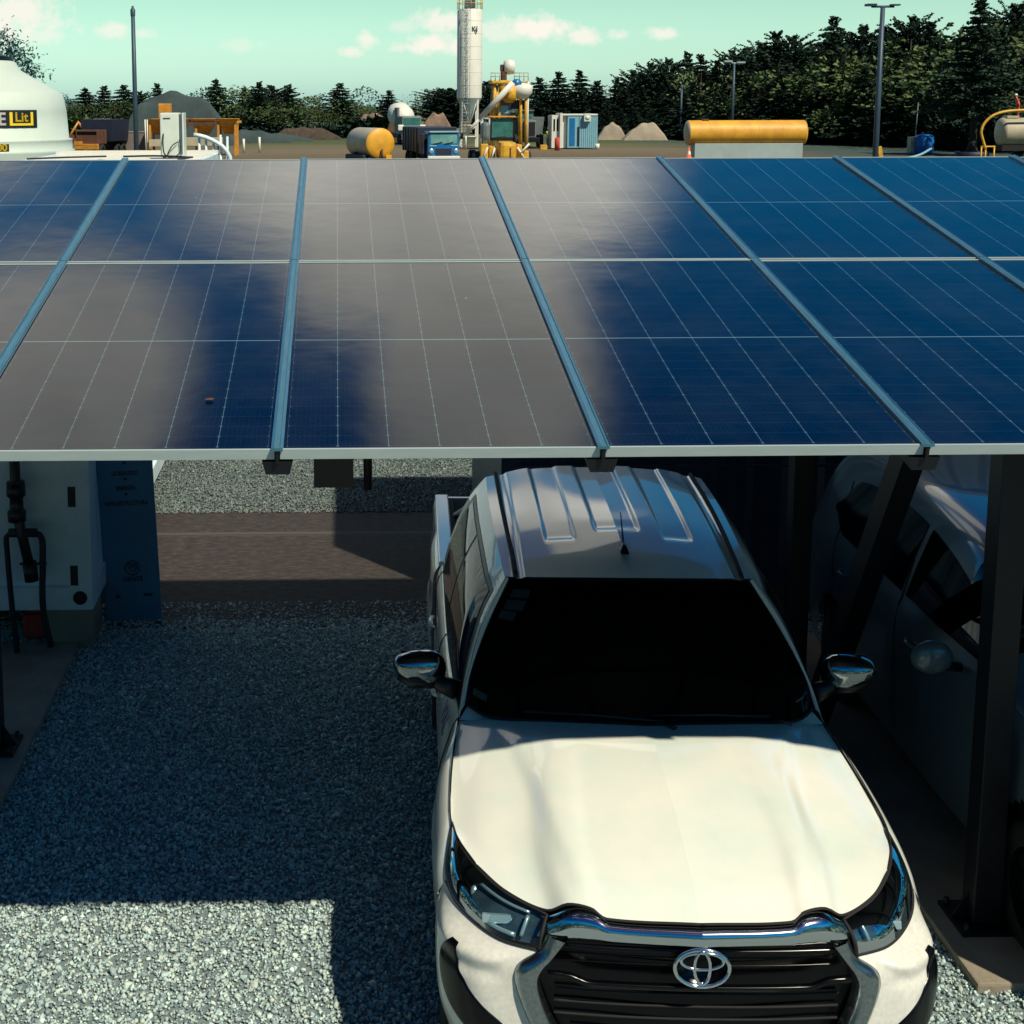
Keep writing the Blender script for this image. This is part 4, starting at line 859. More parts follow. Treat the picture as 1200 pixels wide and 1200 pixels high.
# sign board
sg = thing('sign_board', 'tall slate blue board with small dark print leaning by the white container', 'sign', (-1.60, 10.93, .02))
Ms = Matrix.Rotation(R(-2.4), 4, 'Y')@Matrix.Rotation(R(-2), 4, 'X')
b = MB(); b.box(-.215, .215, -.012, .012, 0, 1.95, Ms, .006); b.build('panel', 'sign_blue', sg)
def st_(s_, size, x, z, sx=1.): text('lettering', s_, size, 'ink', sg, Ms@Matrix.Translation((x, -.0135, z))@Matrix.Rotation(PI/2, 4, 'X'), .001, .001, None, sx)
for s_, z in (('LIDERAZGO', 1.165), ('ENERGIA', 1.05), ('INFRAESTRUCTURA', .93)): st_(s_, .046, .0, z, .80)
for z in (1.235, 1.108, .99):
    b = MB(); b.prism([(-.018, z+.006), (0, z+.03), (.018, z+.006)], -.0145, -.0125, Ms); b.build('arrow', 'ink', sg)
b = MB(); b.tube([Ms@V(.01+.055*math.cos(a), -.0135, .42+.055*math.sin(a)) for a in [2*PI*i/28 for i in range(28)]], .004, 6, closed=True); b.tube([Ms@V(.01+(.012+.03*i/20)*math.cos(i*.45), -.0135, .42+(.012+.03*i/20)*math.sin(i*.45)) for i in range(21)], .004, 6); b.build('round_mark', 'ink', sg)
st_('GENTE', .05, .01, .33)
b = MB(); b.prism([(.085, .195), (.155, .195), (.155, .21), (.085, .21)], -.0145, -.0125, Ms); b.build('small_mark', 'ink', sg)
b = MB(); b.prism([(-.14, .18), (-.115, .23), (-.09, .18), (-.115, .19)], -.0145, -.0125, Ms); b.build('triangle_mark', 'ink', sg)
# red and blue cans under the container
for (px_, m_, nm, lb, ct_) in ((42, 'red', 'fuel_can', 'small red can under the white container', 'can'), (90, 'blue_cab', 'fuel_can', 'blue can in the dark under the white container corner', 'can')):
    p = at(px_, 735, 10.6); b = MB(); b.box(-.09, .09, -.06, .06, 0, .2, bev=.02); b.box(-.05, .05, -.015, .015, .2, .225, bev=.005); b.tube([(.06, 0, .2), (.085, 0, .245)], .018, 8); tag(b.build(nm, m_, None, (p.x, 10.62, 0)), lb, ct_)

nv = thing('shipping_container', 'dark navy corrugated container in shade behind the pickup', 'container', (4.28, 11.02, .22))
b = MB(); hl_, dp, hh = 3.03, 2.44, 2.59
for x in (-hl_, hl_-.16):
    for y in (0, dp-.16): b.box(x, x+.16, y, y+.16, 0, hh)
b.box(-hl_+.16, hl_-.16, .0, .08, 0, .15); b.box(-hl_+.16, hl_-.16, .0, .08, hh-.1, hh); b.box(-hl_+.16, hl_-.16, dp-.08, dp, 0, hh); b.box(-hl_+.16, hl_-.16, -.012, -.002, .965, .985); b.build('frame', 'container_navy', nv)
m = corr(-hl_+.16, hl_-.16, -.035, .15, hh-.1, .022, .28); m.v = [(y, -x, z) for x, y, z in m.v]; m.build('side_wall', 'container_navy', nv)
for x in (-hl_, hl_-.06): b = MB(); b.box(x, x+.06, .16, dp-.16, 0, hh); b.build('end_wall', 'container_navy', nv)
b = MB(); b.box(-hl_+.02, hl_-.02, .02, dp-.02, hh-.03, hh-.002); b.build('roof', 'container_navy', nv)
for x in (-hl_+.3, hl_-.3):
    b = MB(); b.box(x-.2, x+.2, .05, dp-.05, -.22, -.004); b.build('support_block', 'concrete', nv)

# ------------------------------------------------------------------ water tank
TY = 24.; tcx = wx(-44, TY, 140); TR = 1.68
tk = thing('water_tank', 'large white plastic water tank with conical top and a black and yellow label', 'water tank', (tcx, TY, 0))
b = MB(); zs = wz(107, TY-.3); b.lathe([(TR*1.045, 0), (TR*1.045, wz(176, TY)), (TR*1.05, wz(174, TY)), (TR*1.03, wz(173, TY)), (TR*1.03, wz(163, TY)), (TR*1.035, wz(161.5, TY)), (TR, wz(160.5, TY)), (TR*.985, wz(130, TY)), (TR*.955, zs-.03), (TR*.90, zs+.02), (TR*.56, zs+.36), (TR*.52, zs+.48), (TR*.50, zs+.50), (0, zs+.50)], n=64); b.build('tank_body', 'tank_white', tk)
b = MB(); b.lathe([(TR*.50, zs+.50), (TR*.51, zs+.56), (TR*.40, zs+.60), (0, zs+.62)], n=40); b.build('lid', 'black', tk)
def cyl(rr):
    def f(c):
        a = -PI/2+c.x/rr; return V(rr*math.cos(a)*1., rr*math.sin(a), c.z)
    return f
def band(u0, u1, z0, z1, rr, m, name):
    n = 30; f = cyl(rr); b = MB(); rows = []
    for z in (z0, z1): rows.append([f(V(u0+(u1-u0)*i/n, 0, z)) for i in range(n+1)])
    b.grid(rows); b.build(name, m, tk)
def u_of(px, rr):
    a = 0.
    for _ in range(12): x = wx(px, TY-rr*math.cos(a), 140)-tcx; a = math.asin(max(-1, min(1, x/rr)))
    return rr*a
TR1 = TR*.997
ru = u_of(43.5, TR1+.01); zt, zb = wz(127.5, TY-1), wz(148, TY-1)
band(ru-2.1, ru, zb, zt, TR1+.004, 'ink', 'label_panel')
ff = cyl(TR1+.012); TX = Matrix.Rotation(PI/2, 4, 'X')
hgt = (zt-zb)
text('lettering', 'E', hgt*1.0, 'white_print', tk, Matrix.Translation((u_of(5.0, TR1)-.03, 0, (zt+zb)/2-.01))@TX, .004, .006, ff, .9)
text('lettering', 'Lit', hgt*.74, 'yellow_print', tk, Matrix.Translation((u_of(25.5, TR1), 0, (zt+zb)/2+.02))@TX, .004, .004, ff, 1.15)
b = MB(); ul, ur = u_of(11.5, TR1), u_of(39, TR1); zz0, zz1 = zb+.12*hgt, zt-.12*hgt
for (a0_, a1_, c0_, c1_) in ((ul, ul+.05, zz0, zz1), (ur-.05, ur, zz0, zz1), (ul+.05, ur-.05, zz0, zz0+.035)):
    n = 12; b.grid([[ff(V(a0_+(a1_-a0_)*i/n, 0, z)) for i in range(n+1)] for z in (c0_, c1_)])
b.build('label_bracket', 'yellow_print', tk)
ru2 = u_of(9.5, TR*1.03); band(ru2-.9, ru2, wz(175, TY-1), wz(166.5, TY-1), TR*1.034, 'ink', 'label_panel')
text('lettering', '00', .15, 'yellow_print', tk, Matrix.Translation((ru2-.11, 0, (wz(175, TY-1)+wz(166.5, TY-1))/2))@TX, .004, .005, cyl(TR*1.042), 1.1)

# ------------------------------------------------------------------ poles
def pole(px, Y, ptop, r, label, head, pb=None):
    p = at(px, ptop, Y); o = thing('street_lamp' if head else 'pole', label, 'lamp post' if head else 'pole', (p.x, Y, 0), 0)
    b = MB(); b.tube([(0, 0, 0), (0, 0, p.z*.5), (0, 0, p.z)], [r*1.25, r*1.08, r*.9], 12); b.build('pole_shaft' if head else 'shaft', 'pole', o)
    if head == 'double':
        b = MB(); b.tube([(-.42, 0, p.z+.04), (.42, 0, p.z+.04)], r*.45, 8); b.build('arm', 'pole', o)
        for s_ in (-1, 1): b = MB(); b.box(s_*.28, s_*.62, -.14, .14, p.z+.07, p.z+.13, bev=.015); b.build('lamp_head', 'pole', o)
    elif head == 'flood':
        b = MB(); b.tube([(-.9, 0, p.z+.08), (.9, 0, p.z-.08)], r*.5, 8); b.build('arm', 'silo_grey', o)
        for s_ in (-.65, .65): b = MB(); b.box(s_-.42, s_+.42, -.25, .2, p.z+.04-s_*.09, p.z+.2-s_*.09, bev=.03); b.build('lamp_head', 'silo_grey', o)
    else:
        b = MB(); b.lathe([(r*1.1, p.z-.35), (r*1.15, p.z-.05), (r*.6, p.z), (r*.5, p.z+.12), (0, p.z+.13)], n=10); b.build('cap', 'pole', o)
    return o
pole(155.5, 72, 10, .105, 'tall dark pole rising behind the white container roof', None)
pole(1034.5, 55, 9, .095, 'tall dark lamp post with twin heads right of the yard', 'double')
pole(860.5, 150, 74, .13, 'slim grey floodlight mast before the dark conifers', 'flood')
pole(799, 165, 100, .12, 'short thin pole standing beside the green enclosure', None)

# ------------------------------------------------------------------ trees
def crown(kind, seed, H_=12.):
    r_ = random.Random(seed); m = MB(); vs, fs = [], []
    def leaf(p, d, l, w_):
        d = d.normalized(); s_ = d.cross(V(r_.uniform(-1, 1), r_.uniform(-1, 1), r_.uniform(-.3, 1))).normalized(); k = len(vs)
        vs.extend([p-s_*w_*.5, p+d*l*.55-s_*w_*.6+V(0, 0, .02), p+d*l, p+d*l*.5+s_*w_*.6]); fs.append((k, k+1, k+2, k+3))
    if kind in ('cedar', 'cypress'):
        nb = 190 if kind == 'cedar' else 180; base = .10
        for i in range(nb):
            t_ = base+(1-base)*(i+r_.random())/nb; z = H_*t_; az_ = i*2.4+r_.uniform(-.5, .5)
            if kind == 'cedar': t_ = base+(1-base)*(round((t_-base)/(1-base)*13)/13*.22+(t_-base)/(1-base)*.78); z = H_*t_; L_ = H_*(.30*(1-t_)**.72+.008)*r_.uniform(.45, 1.3); rise = .20-.10*t_+r_.uniform(-.08, .10)
            else: L_ = H_*(.20*math.sin(PI*min(1, (1-t_)**.75+.03))**.6+.02)*r_.uniform(.6, 1.2); rise = .5+r_.uniform(-.25, .3)
            if t_ > .93: L_ = H_*.03*r_.random()+.08; rise = 1.4
            d = V(math.cos(az_), math.sin(az_), rise); n = int(7+L_*8)
            for k in range(n):
                u = (k+.5)/n*.95+.05; droop = -.22*L_*u*u if kind == 'cedar' else .1*L_*u*u
                p = V(0, 0, z)+d*(L_*u)+V(r_.gauss(0, .15), r_.gauss(0, .15), droop+r_.gauss(0, .07))*(1.1-.8*t_)
                for q in range(3): leaf(p, V(d.x+r_.uniform(-.9, .9), d.y+r_.uniform(-.9, .9), r_.uniform(-.45, .35)), r_.uniform(.26, .60)*(1-.55*t_), r_.uniform(.12, .25))
    else:
        cl = [(V(r_.gauss(0, H_*.16), r_.gauss(0, H_*.16), H_*r_.uniform(.30, .88)), H_*r_.uniform(.10, .19)) for _ in range(16)]
        for c, rad in cl:
            rad *= 1.1-.5*abs(c.z/H_-.55)
            for k in range(int(95 if kind == 'round' else 42)):
                d = V(r_.gauss(0, 1), r_.gauss(0, 1), r_.gauss(0, 1)).normalized(); p = c+d*rad*r_.random()**.4
                leaf(p, d+V(0, 0, .2), r_.uniform(.3, .6), r_.uniform(.18, .36))
    m.v = [tuple(v) for v in vs]; m.f = fs; m.sm = [False]*len(fs); return m, vs
def trunk_mb(kind, seed, H_=12.):
    r_ = random.Random(seed+99); m = MB(); m.tube([(0, 0, 0), (.08, .02, H_*.3), (0, -.03, H_*.65), (0, 0, H_*.97)], [.26, .19, .11, .02], 8)
    for i in range(16 if kind in ('cedar', 'cypress') else 12):
        t_ = (.12+.75*i/16) if kind in ('cedar', 'cypress') else r_.uniform(.25, .55); a = i*2.4; L_ = H_*(.24*(1-t_)+.02) if kind == 'cedar' else H_*(.10 if kind == 'cypress' else .28); rise = .1 if kind == 'cedar' else .8
        m.tube([(0, 0, H_*t_), (math.cos(a)*L_*.5, math.sin(a)*L_*.5, H_*t_+rise*L_*.4), (math.cos(a)*L_, math.sin(a)*L_, H_*t_+rise*L_*.75)], [.07, .045, .015], 5)
    return m
TV = {}
for kind, mm, nvar in (('cedar', 'leaf_dark', 5), ('cypress', 'leaf_dark', 3), ('round', 'leaf_mid', 3), ('thin', 'leaf_pale', 2)):
    for v in range(nvar):
        c, _ = crown(kind, v*13+5); TV[kind, v] = (c.mesh('crown', MT[mm]), trunk_mb(kind, v).mesh('trunk', MT['bark']))
TV['lush', 0] = (crown('round', 71)[0].mesh('crown', MT['leaf_blue']), TV['round', 0][1])
NAMES = dict(cedar='conifer_tree', cypress='cypress_tree', round='leafy_tree', thin='sparse_tree', lush='leafy_tree')
def tree(kind, v, px, Y, ptop, label, group=None, wide=1.):
    p = at(px, ptop, Y); s_ = p.z/12.; o = thing(NAMES[kind], label, 'tree', (p.x, Y, -.05), random.uniform(0, 6.28), group); o.scale = (s_*wide, s_*wide, s_)
    for nm, me in (('crown', TV[kind, v][0]), ('trunk', TV[kind, v][1])): q = bpy.data.objects.new(nm, me); COL.objects.link(q); q.parent = o
    return o
rt_ = random.Random(3)
# the long dark stand on the right: front row with readable tops, back rows filling
tops_r = [(632, 92), (655, 86), (680, 84), (700, 96), (724, 92), (742, 84), (762, 75), (784, 70), (806, 63), (822, 66), (840, 72), (858, 60), (876, 58), (893, 52), (910, 40), (928, 44), (950, 58), (978, 21), (996, 46), (1012, 32), (1040, 36), (1056, 48), (1070, 22), (1090, 27), (1108, 50), (1128, 46), (1150, 42), (1172, 30), (1192, 8), (1216, 14), (1240, 30)]
lab = {}
GR = 'tall dark conifers along the right edge of the yard'
def ridge(px):
    for (a, b_), (c, d) in zip(tops_r, tops_r[1:]):
        if a <= px <= c: return b_+(d-b_)*(px-a)/(c-a)
    return 60
for i, (px, py) in enumerate(tops_r):
    Y = 205-(px-630)*.115+rt_.uniform(-5, 5); kd = 'cedar' if rt_.random() < .62 else 'cypress'
    tree(kd, rt_.randrange(5 if kd == 'cedar' else 3), px, Y, py, 'tall dark conifer in the dense stand along the right of the yard', GR, rt_.uniform(1.15, 1.5) if px > 715 else rt_.uniform(1.6, 2.1))
for row in range(2):
    px = 712.
    while px < 1260:
        Y = 200-(px-630)*.115-8+row*(-5); top = ridge(px)+(24, 46)[row]+rt_.uniform(-9, 12)
        tree('cedar' if rt_.random() < .75 else 'round', rt_.randrange(3), px, Y+rt_.uniform(-3, 3), min(top, 128), 'lower dark tree filling the front of the dense right hand stand', 'shorter trees in front of the right hand conifers', 1.75)
        px += rt_.uniform(15, 23)
for px in range(640, 1260, 13):
    tree(rt_.choice(['cedar', 'cedar', 'round']), rt_.randrange(3), px+rt_.uniform(-4, 4), 222-(px-630)*.115, ridge(px)+rt_.uniform(8, 34), 'dark conifer half hidden at the back of the right hand stand', 'conifers at the back of the right hand stand', 1.8)
tree('thin', 0, 706, 200, 118, 'pale yellow green tree left of the dark conifer stand', None, .9)
tree('thin', 1, 822, 170, 78, 'pale green tree showing among the dark right hand conifers', None, 1.1)
for i, (kd, px, Y, py, wd, lb) in enumerate([
    ('cedar', 398, 200, 98, 1.35, 'dark conifer with a pointed top left of the yellow tanker'), ('cedar', 456, 195, 107, 1.5, 'dark bushy conifer just right of the yellow tanker'), ('cypress', 516, 205, 105, 1.7, 'dark narrow tree just left of the white silo'), ('cypress', 528, 202, 104, 1.7, 'dark narrow tree touching the left side of the silo'),
    ('thin', 487, 240, 110, 1.3, 'wispy pale tree above the grey mixer truck'), ('round', 430, 250, 121, 1.6, 'small round green tree between two dark conifers'), ('round', 418, 255, 124, 1.4, 'low light green tree beside the pointed conifer'), ('cypress', 570, 205, 96, 1.5, 'dark tree between the silo and the batching tower'),
    ('cedar', 253, 190, 94, 1.1, 'leftmost dark conifer right of the grey stone heap'), ('round', 272, 190, 101, 1.1, 'green leafy tree beside the stone heap'), ('cedar', 286, 200, 103, 1.1, 'dark conifer second along from the stone heap'), ('cedar', 303, 185, 97, 1.3, 'broad dark conifer in the middle of the left clump'), ('cypress', 318, 195, 101, 1.6, 'dark upright tree in the left clump'), ('cedar', 338, 190, 100, 1.2, 'dark conifer with a leaning top in the left clump'),
    ('round', 328, 182, 116, 1.5, 'low green tree below the leaning conifer'), ('round', 374, 200, 110, 1.3, 'mid green round tree right of the left clump'), ('round', 352, 205, 122, 1.4, 'small green tree between the left clump and the round tree'), ('round', 385, 195, 128, 1.5, 'low green bush beside the pointed conifer'),
    ('cedar', 100, 195, 104, 1.4, 'dark conifer next to the white water tank'), ('cedar', 122, 200, 102, 1.3, 'dark conifer left of the tall pole'), ('cedar', 145, 190, 100, 1.3, 'dark conifer right behind the tall pole'), ('round', 84, 190, 118, 1.2, 'light green tree touching the water tank'), ('round', 134, 185, 116, 1.4, 'olive tree beneath the conifers by the tall pole'), ('cypress', 164, 205, 108, 1.2, 'slim dark tree just right of the tall pole'),
    ('cedar', 184, 215, 99, 1.0, 'lone dark conifer above the grey stone heap'), ('lush', 176, 240, 112, 1.7, 'blue green tree behind the grey stone heap'), ('lush', 80, 230, 110, 1.3, 'blue green tree right behind the water tank'), ('lush', 240, 240, 121, 1.8, 'pale distant tree right of the stone heap')]):
    nv_ = {'cedar': 5, 'cypress': 3, 'round': 3, 'thin': 2, 'lush': 1}[kd]; tree(kd, i % nv_, px, Y, py, lb, None, wd*random.uniform(1.2, 1.6))
# scrub under the left trees, distant wood line
def scrub(name, x0, x1, Y, h, n, m, lb, dep=6, kind='stuff'):
    r_ = random.Random(int(Y)); b = MB(); vs = []; fs = []
    for i in range(n):
        x = r_.uniform(x0, x1); hh_ = h*(.55+.45*math.sin(x*.21)*math.sin(x*.077+1)); p = V(x, Y+r_.uniform(-dep, dep), r_.random()**.7*max(.4*h, hh_)); d = V(r_.gauss(0, 1), r_.gauss(0, 1), r_.gauss(0, .7)).normalized(); s_ = d.cross(V(0, .3, 1)).normalized(); k = len(vs); l = r_.uniform(.5, 1.1); vs += [p-s_*.3, p+d*l, p+s_*.35, p-d*.3]; fs.append((k, k+1, k+2, k+3))
    b.v = [tuple(v) for v in vs]; b.f = fs; b.sm = [False]*len(fs); return tag(b.build(name, m), lb, None, None, kind)
scrub('undergrowth', wx(240, 186), wx(470, 186), 184, 2.6, 5200, 'leaf_dark', 'dark undergrowth below the left hand trees')
scrub('undergrowth', wx(78, 190), wx(180, 190), 188, 3., 2600, 'leaf_mid', 'green undergrowth below the trees by the tank')
scrub('undergrowth', wx(560, 200), wx(720, 200), 205, 4., 4200, 'leaf_dark', 'dark undergrowth behind the batching plant')
for k_, (pa_, pb_) in enumerate(((716, 800), (800, 900), (900, 1010), (1010, 1120), (1120, 1290))):
    Yk_ = 190-((pa_+pb_)/2-630)*.115; scrub('undergrowth', wx(pa_-8, Yk_), wx(pb_+8, Yk_), Yk_, 2.6, 2400, 'leaf_dark', 'dark undergrowth at the foot of the right hand conifers', 5)
scrub('distant_wood', -190, 140, 420, 9., 9000, 'leaf_blue', 'far off wood line beyond the yard', 12)
# branches of a nearer tree behind the tank
t = thing('leafy_tree', 'branchy blue green tree poking out above the white water tank', 'tree', (wx(-40, 45), 45, 0))
b = MB(); b.tube([(0, 0, 0), (.1, 0, 3), (.4, 0, 5)], [.3, .22, .14], 8)
tips = [at(*q, 45)-Vector((wx(-40, 45), 45, 0)) for q in ((2, 42), (8, 60), (24, 66), (28, 80), (42, 84), (14, 56), (-10, 50), (-30, 40), (-60, 55))]
for q in tips: b.tube(spline([V(.4, 0, 4.6), V((q.x+.4)/2, .1, q.z*.88), V(q.x, q.y, q.z)], 8), [.09, .08, .07, .055, .045, .035, .025, .012], 5)
b.build('trunk', 'bark', t); vs = []; fs = []; r_ = random.Random(5)
for q in tips:
    for k in range(150):
        p = q+V(r_.gauss(0, .24), r_.gauss(0, .3), r_.gauss(0, .17)); d = V(r_.gauss(0, 1), r_.gauss(0, 1), r_.gauss(0, 1)).normalized(); s_ = d.cross(V(0, .3, 1)).normalized(); n = len(vs); vs += [p-s_*.035, p+d*.13, p+s_*.035]; fs.append((n, n+1, n+2))
b = MB(); b.v = [tuple(v) for v in vs]; b.f = fs; b.sm = [False]*len(fs); b.build('crown', 'leaf_blue', t)

# ------------------------------------------------------------------ stone heaps and rubble
def heap(name, m, lb, px0, px1, ptop, Y, pbase, peak=.5, dep=None, cat='heap', flat=0.):
    x0, x1 = wx(px0, Y), wx(px1, Y); hgt_ = wz(ptop, Y); wdt = x1-x0; dp_ = dep or wdt*.35; r_ = random.Random(int(px0)); rows = []
    ph = [r_.uniform(0, 6) for _ in range(6)]
    for j in range(25):
        v = j/24; r = []
        for i in range(57):
            u = i/56; t = u/peak if u < peak else (1-u)/(1-peak); t = min(1, max(0, t)*(1+flat*1.6)); c = max(0, 1-abs(v-.5)*2)
            z = min(t, c*1.35)*1.0; z = math.sin(min(1, z)*PI/2)**.92
            z *= 1+.05*math.sin(u*23+ph[0])+.04*math.sin(v*17+u*9+ph[1]); r.append(V(x0+wdt*u, Y-dp_/2+dp_*v, hgt_*z-.02+.05*r_.random()*(t > .05)))
        rows.append(r)
    b = MB(); b.grid(rows); return tag(b.build(name, m), lb, cat)
heap('stone_heap', 'pile_dark', 'big dark grey crushed stone heap behind the orange hopper', 136, 282, 110.5, 150, 168, .46, flat=.12)
heap('stone_heap', 'pile_dark', 'low blue grey stone heap just right of the orange hopper', 262, 345, 152, 158, 166, .3)
heap('stone_heap', 'pile_dark', 'small flat grey heap right of the low stone heap', 292, 372, 156, 165, 166, .3)
heap('sand_heap', 'pile_sand', 'left of the two pale sand heaps by the blue cabin', 699, 734, 145.5, 166, 158, .55)
heap('sand_heap', 'pile_sand', 'right and wider of the two pale sand heaps', 729, 781, 145, 164, 158, .6)
heap('rubble_heap', 'rubble', 'reddish rubble heap behind the yellow tanker', 412, 462, 134, 185, 155, .5, flat=.2)
MT['brush'] = mat('dry brown brush', (.085, .060, .045), .95, col2=(.035, .03, .022), vscale=2, bump=.9, bscale=3)
heap('rubble_heap', 'brush', 'low brown brush heap under the left trees', 318, 402, 150, 172, 160, .4, flat=.3)
heap('rubble_heap', 'rubble', 'reddish rubble heap between the mixer truck and the silo', 492, 532, 134, 188, 155, .5, flat=.2)
heap('earth_heap', 'rust', 'dark brown earth heap right of the yellow tanker', 448, 482, 140, 160, 160, .45)
heap('rubble_heap', 'pile_sand', 'low pale rubble line before the right hand conifers', 1020, 1060, 166, 140, 175, .5)
heap('rubble_heap', 'pile_sand', 'low pale rubble just right of the blue barrel', 1080, 1112, 167, 138, 175, .5)

# block wall and dark machine at far left
def at0(px, Y): return wx(px, Y)
Yw = 120
w_ = thing('block_wall', 'low pinkish block wall left of the orange hopper', 'wall', (at0(148, Yw), Yw, 0)); hwid = (at0(176, Yw)-at0(120, Yw))/2
b = MB(); b.box(-hwid, hwid, -.15, .15, 0, wz(154, Yw)); b.build('wall', 'brick', w_)
b = MB(); b.box(-hwid-.05, hwid+.05, -.2, .2, wz(154, Yw)+.002, wz(153, Yw)+.02); b.build('coping', 'concrete', w_)
Yl = 115; k = Yl/1716
ld = thing('dump_truck', 'dark old tipper truck parked left of the tall pole', 'truck', (at0(103, Yl), Yl, 0), R(-14))
b = MB(); b.box(-.95, .95, -.2, 1.5, 1.0, wz(151, Yl), bev=.08); b.build('cab', 'rust', ld)
b = MB(); b.box(-.8, .8, -.22, -.19, 1.75, wz(153, Yl)); b.build('windscreen', 'glassdark', ld)
b = MB(); b.box(-1.0, 1.0, -.35, -.2, .6, 1.05, bev=.04); b.box(-1.0, -.3, -.37, -.34, .95, 1.25); b.build('bumper', 'orange', ld)
b = MB(); b.prism([(-1.2, 1.2), (1.2, 1.2), (1.35, wz(139, Yl)), (-1.35, wz(139, Yl))], 1.7, 5.2); b.build('tipper_body', 'navy_truck', ld)
b = MB(); b.box(-.5, .5, -.1, 5., .7, 1.1); b.build('chassis', 'blackmatt', ld)
for x in (-.9, .9):
    for y in (.5, 3.6, 4.7): wheel(ld, x, y, .5, .3, .28)
b_ = thing('loader_bucket_arm', 'dark excavator cab and arm standing behind the old tipper truck', 'excavator', (at0(122, 125), 125, 0))
b = MB(); b.box(-1.3, 1.0, -1.4, 1.4, .7, 1.3, bev=.06); b.build('body', 'grey_truck', b_); b = MB(); b.box(-.8, .55, -.9, .5, 1.3, wz(138, 125), bev=.08); b.build('cab', 'grey_truck', b_); b = MB(); b.box(-.7, .45, -.915, -.9, 1.75, wz(140, 125)-.1); b.build('cab_window', 'glassdark', b_)
b = MB(); b.tube([(-.9, -.9, 1.2), (-1.9, -1.5, 2.6), (-2.5, -2.0, 1.5)], [.18, .16, .12], 6); b.build('boom', 'orange', b_)
b = MB(); b.prism([(-2.9, .9), (-2.1, .9), (-2.2, 1.6), (-2.8, 1.6)], -2.4, -1.7); b.build('bucket', 'rust', b_)
for x in (-1., .8): b = MB(); b.box(x-.25, x+.25, -1.7, 1.7, 0, .7, bev=.2); b.build('track', 'blackmatt', b_)

# orange aggregate hopper
Yh = 118.; hp = thing('aggregate_hopper', 'orange aggregate hopper with sloping bins in front of the grey stone heap', 'hopper', (0, Yh, 0))
def hx(p): return wx(p, Yh)
def hz(p): return wz(p, Yh)
b = MB()
for p in (176, 191, 208, 230, 256, 276):
    b.box(hx(p)-.09, hx(p)+.09, -.09, .09, 0, hz(141)); b.box(hx(p)-.09, hx(p)+.09, 2.2, 2.38, 0, hz(141))
b.box(hx(173), hx(281), -.12, .10, hz(143.5), hz(141)); b.box(hx(173), hx(281), 2.2, 2.4, hz(143.5), hz(141)); b.build('frame', 'orange', hp)
for a_, c_ in ((173, 191), (191.5, 222), (222.5, 254), (255, 280)):
    xa, xc = hx(a_)+.05, hx(c_)-.05; m_ = (xa+xc)/2; q = (xc-xa)*.22; z0, z1, z2 = hz(157), hz(143.5), hz(138.5)
    b = MB(); b.add([(xa, -.4, z2), (xc, -.4, z2), (xc, 2.6, z2), (xa, 2.6, z2), (m_-q, .7, z0), (m_+q, .7, z0), (m_+q, 1.6, z0), (m_-q, 1.6, z0)], [(1, 0, 4, 5), (2, 1, 5, 6), (3, 2, 6, 7), (0, 3, 7, 4), (4, 7, 6, 5)]); b.build('bin', 'orange', hp)
b = MB(); b.box(hx(196), hx(255), -.25, -.12, hz(146), hz(139.5)); b.build('front_panel', 'rust', hp)
b = MB(); b.box(hx(186), hx(200), .2, 1.4, hz(139), hz(120.5), bev=.06); b.build('weigh_head', 'orange', hp)
b = MB(); b.tube([(hx(172), -.6, 0), (hx(171.5), -.6, hz(139))], .05, 6); b.tube([(hx(174), -.6, 0), (hx(174), -.6, hz(139))], .05, 6); b.build('ladder', 'silo', hp)
b = MB(); b.box(hx(205), hx(262), -.9, -.5, hz(170), hz(160), bev=.05); b.box(hx(176), hx(190), -.9, -.6, hz(170), hz(162)); b.build('conveyor', 'cream', hp)
for p in (285.5, 304): b = MB(); q = wx(p, 125); b.tube([(q, 125, 0), (q, 125, wz(162 if p < 300 else 160, 125))], .10, 8); tag(b.build('marker_post', 'silo'), 'short white marker post %s' % ('nearest the orange hopper' if p < 300 else 'out on the grass right of the hopper'), 'post')

# yellow tanker trailer
Yt = 96.; tt = thing('tank_trailer', 'yellow round ended tank on a dark trailer in the field', 'tank trailer', (wx(446, Yt), Yt, 0), R(21))
rr_ = 1.0; zc = wz(168, Yt)
b = MB(); b.lathe([(0, -.14), (rr_*.6, -.10), (rr_*.94, -.02), (rr_, .05)], (0, 0, zc), 32, 'y'); b.build('end_cap', 'yellow_tank', tt)
b = MB(); b.lathe([(rr_, .05), (rr_, 3.6), (rr_*.9, 3.72), (0, 3.8)], (0, 0, zc), 32, 'y'); b.build('tank_body', 'cream', tt)
b = MB(); b.box(-.85, .85, .1, 3.8, zc-rr_-.18, zc-rr_+.12); b.box(-1.0, 1.0, 1.2, 3.2, zc-rr_-.3, zc-rr_-.1); b.build('chassis', 'navy_truck', tt)
b = MB(); b.tube([(-.28, -.1, .05), (0, -.25, zc-.55), (.28, -.1, .05)], .05, 6); b.tube([(0, -.25, .4), (0, -.25, zc-.35)], .07, 6); b.build('jack_stand', 'rust', tt)
b = MB(); b.box(.35, .75, -.10, .1, .25, zc-rr_+.25, bev=.02); b.build('side_bracket', 'yellow_tank', tt)
for x in (-.85, .85): wheel(tt, x, 2.2, .45, .28, .25)
b = MB(); b.box(-1.15, -.85, .3, 3.4, .15, .75, bev=.05); b.build('tool_box', 'navy_truck', tt)

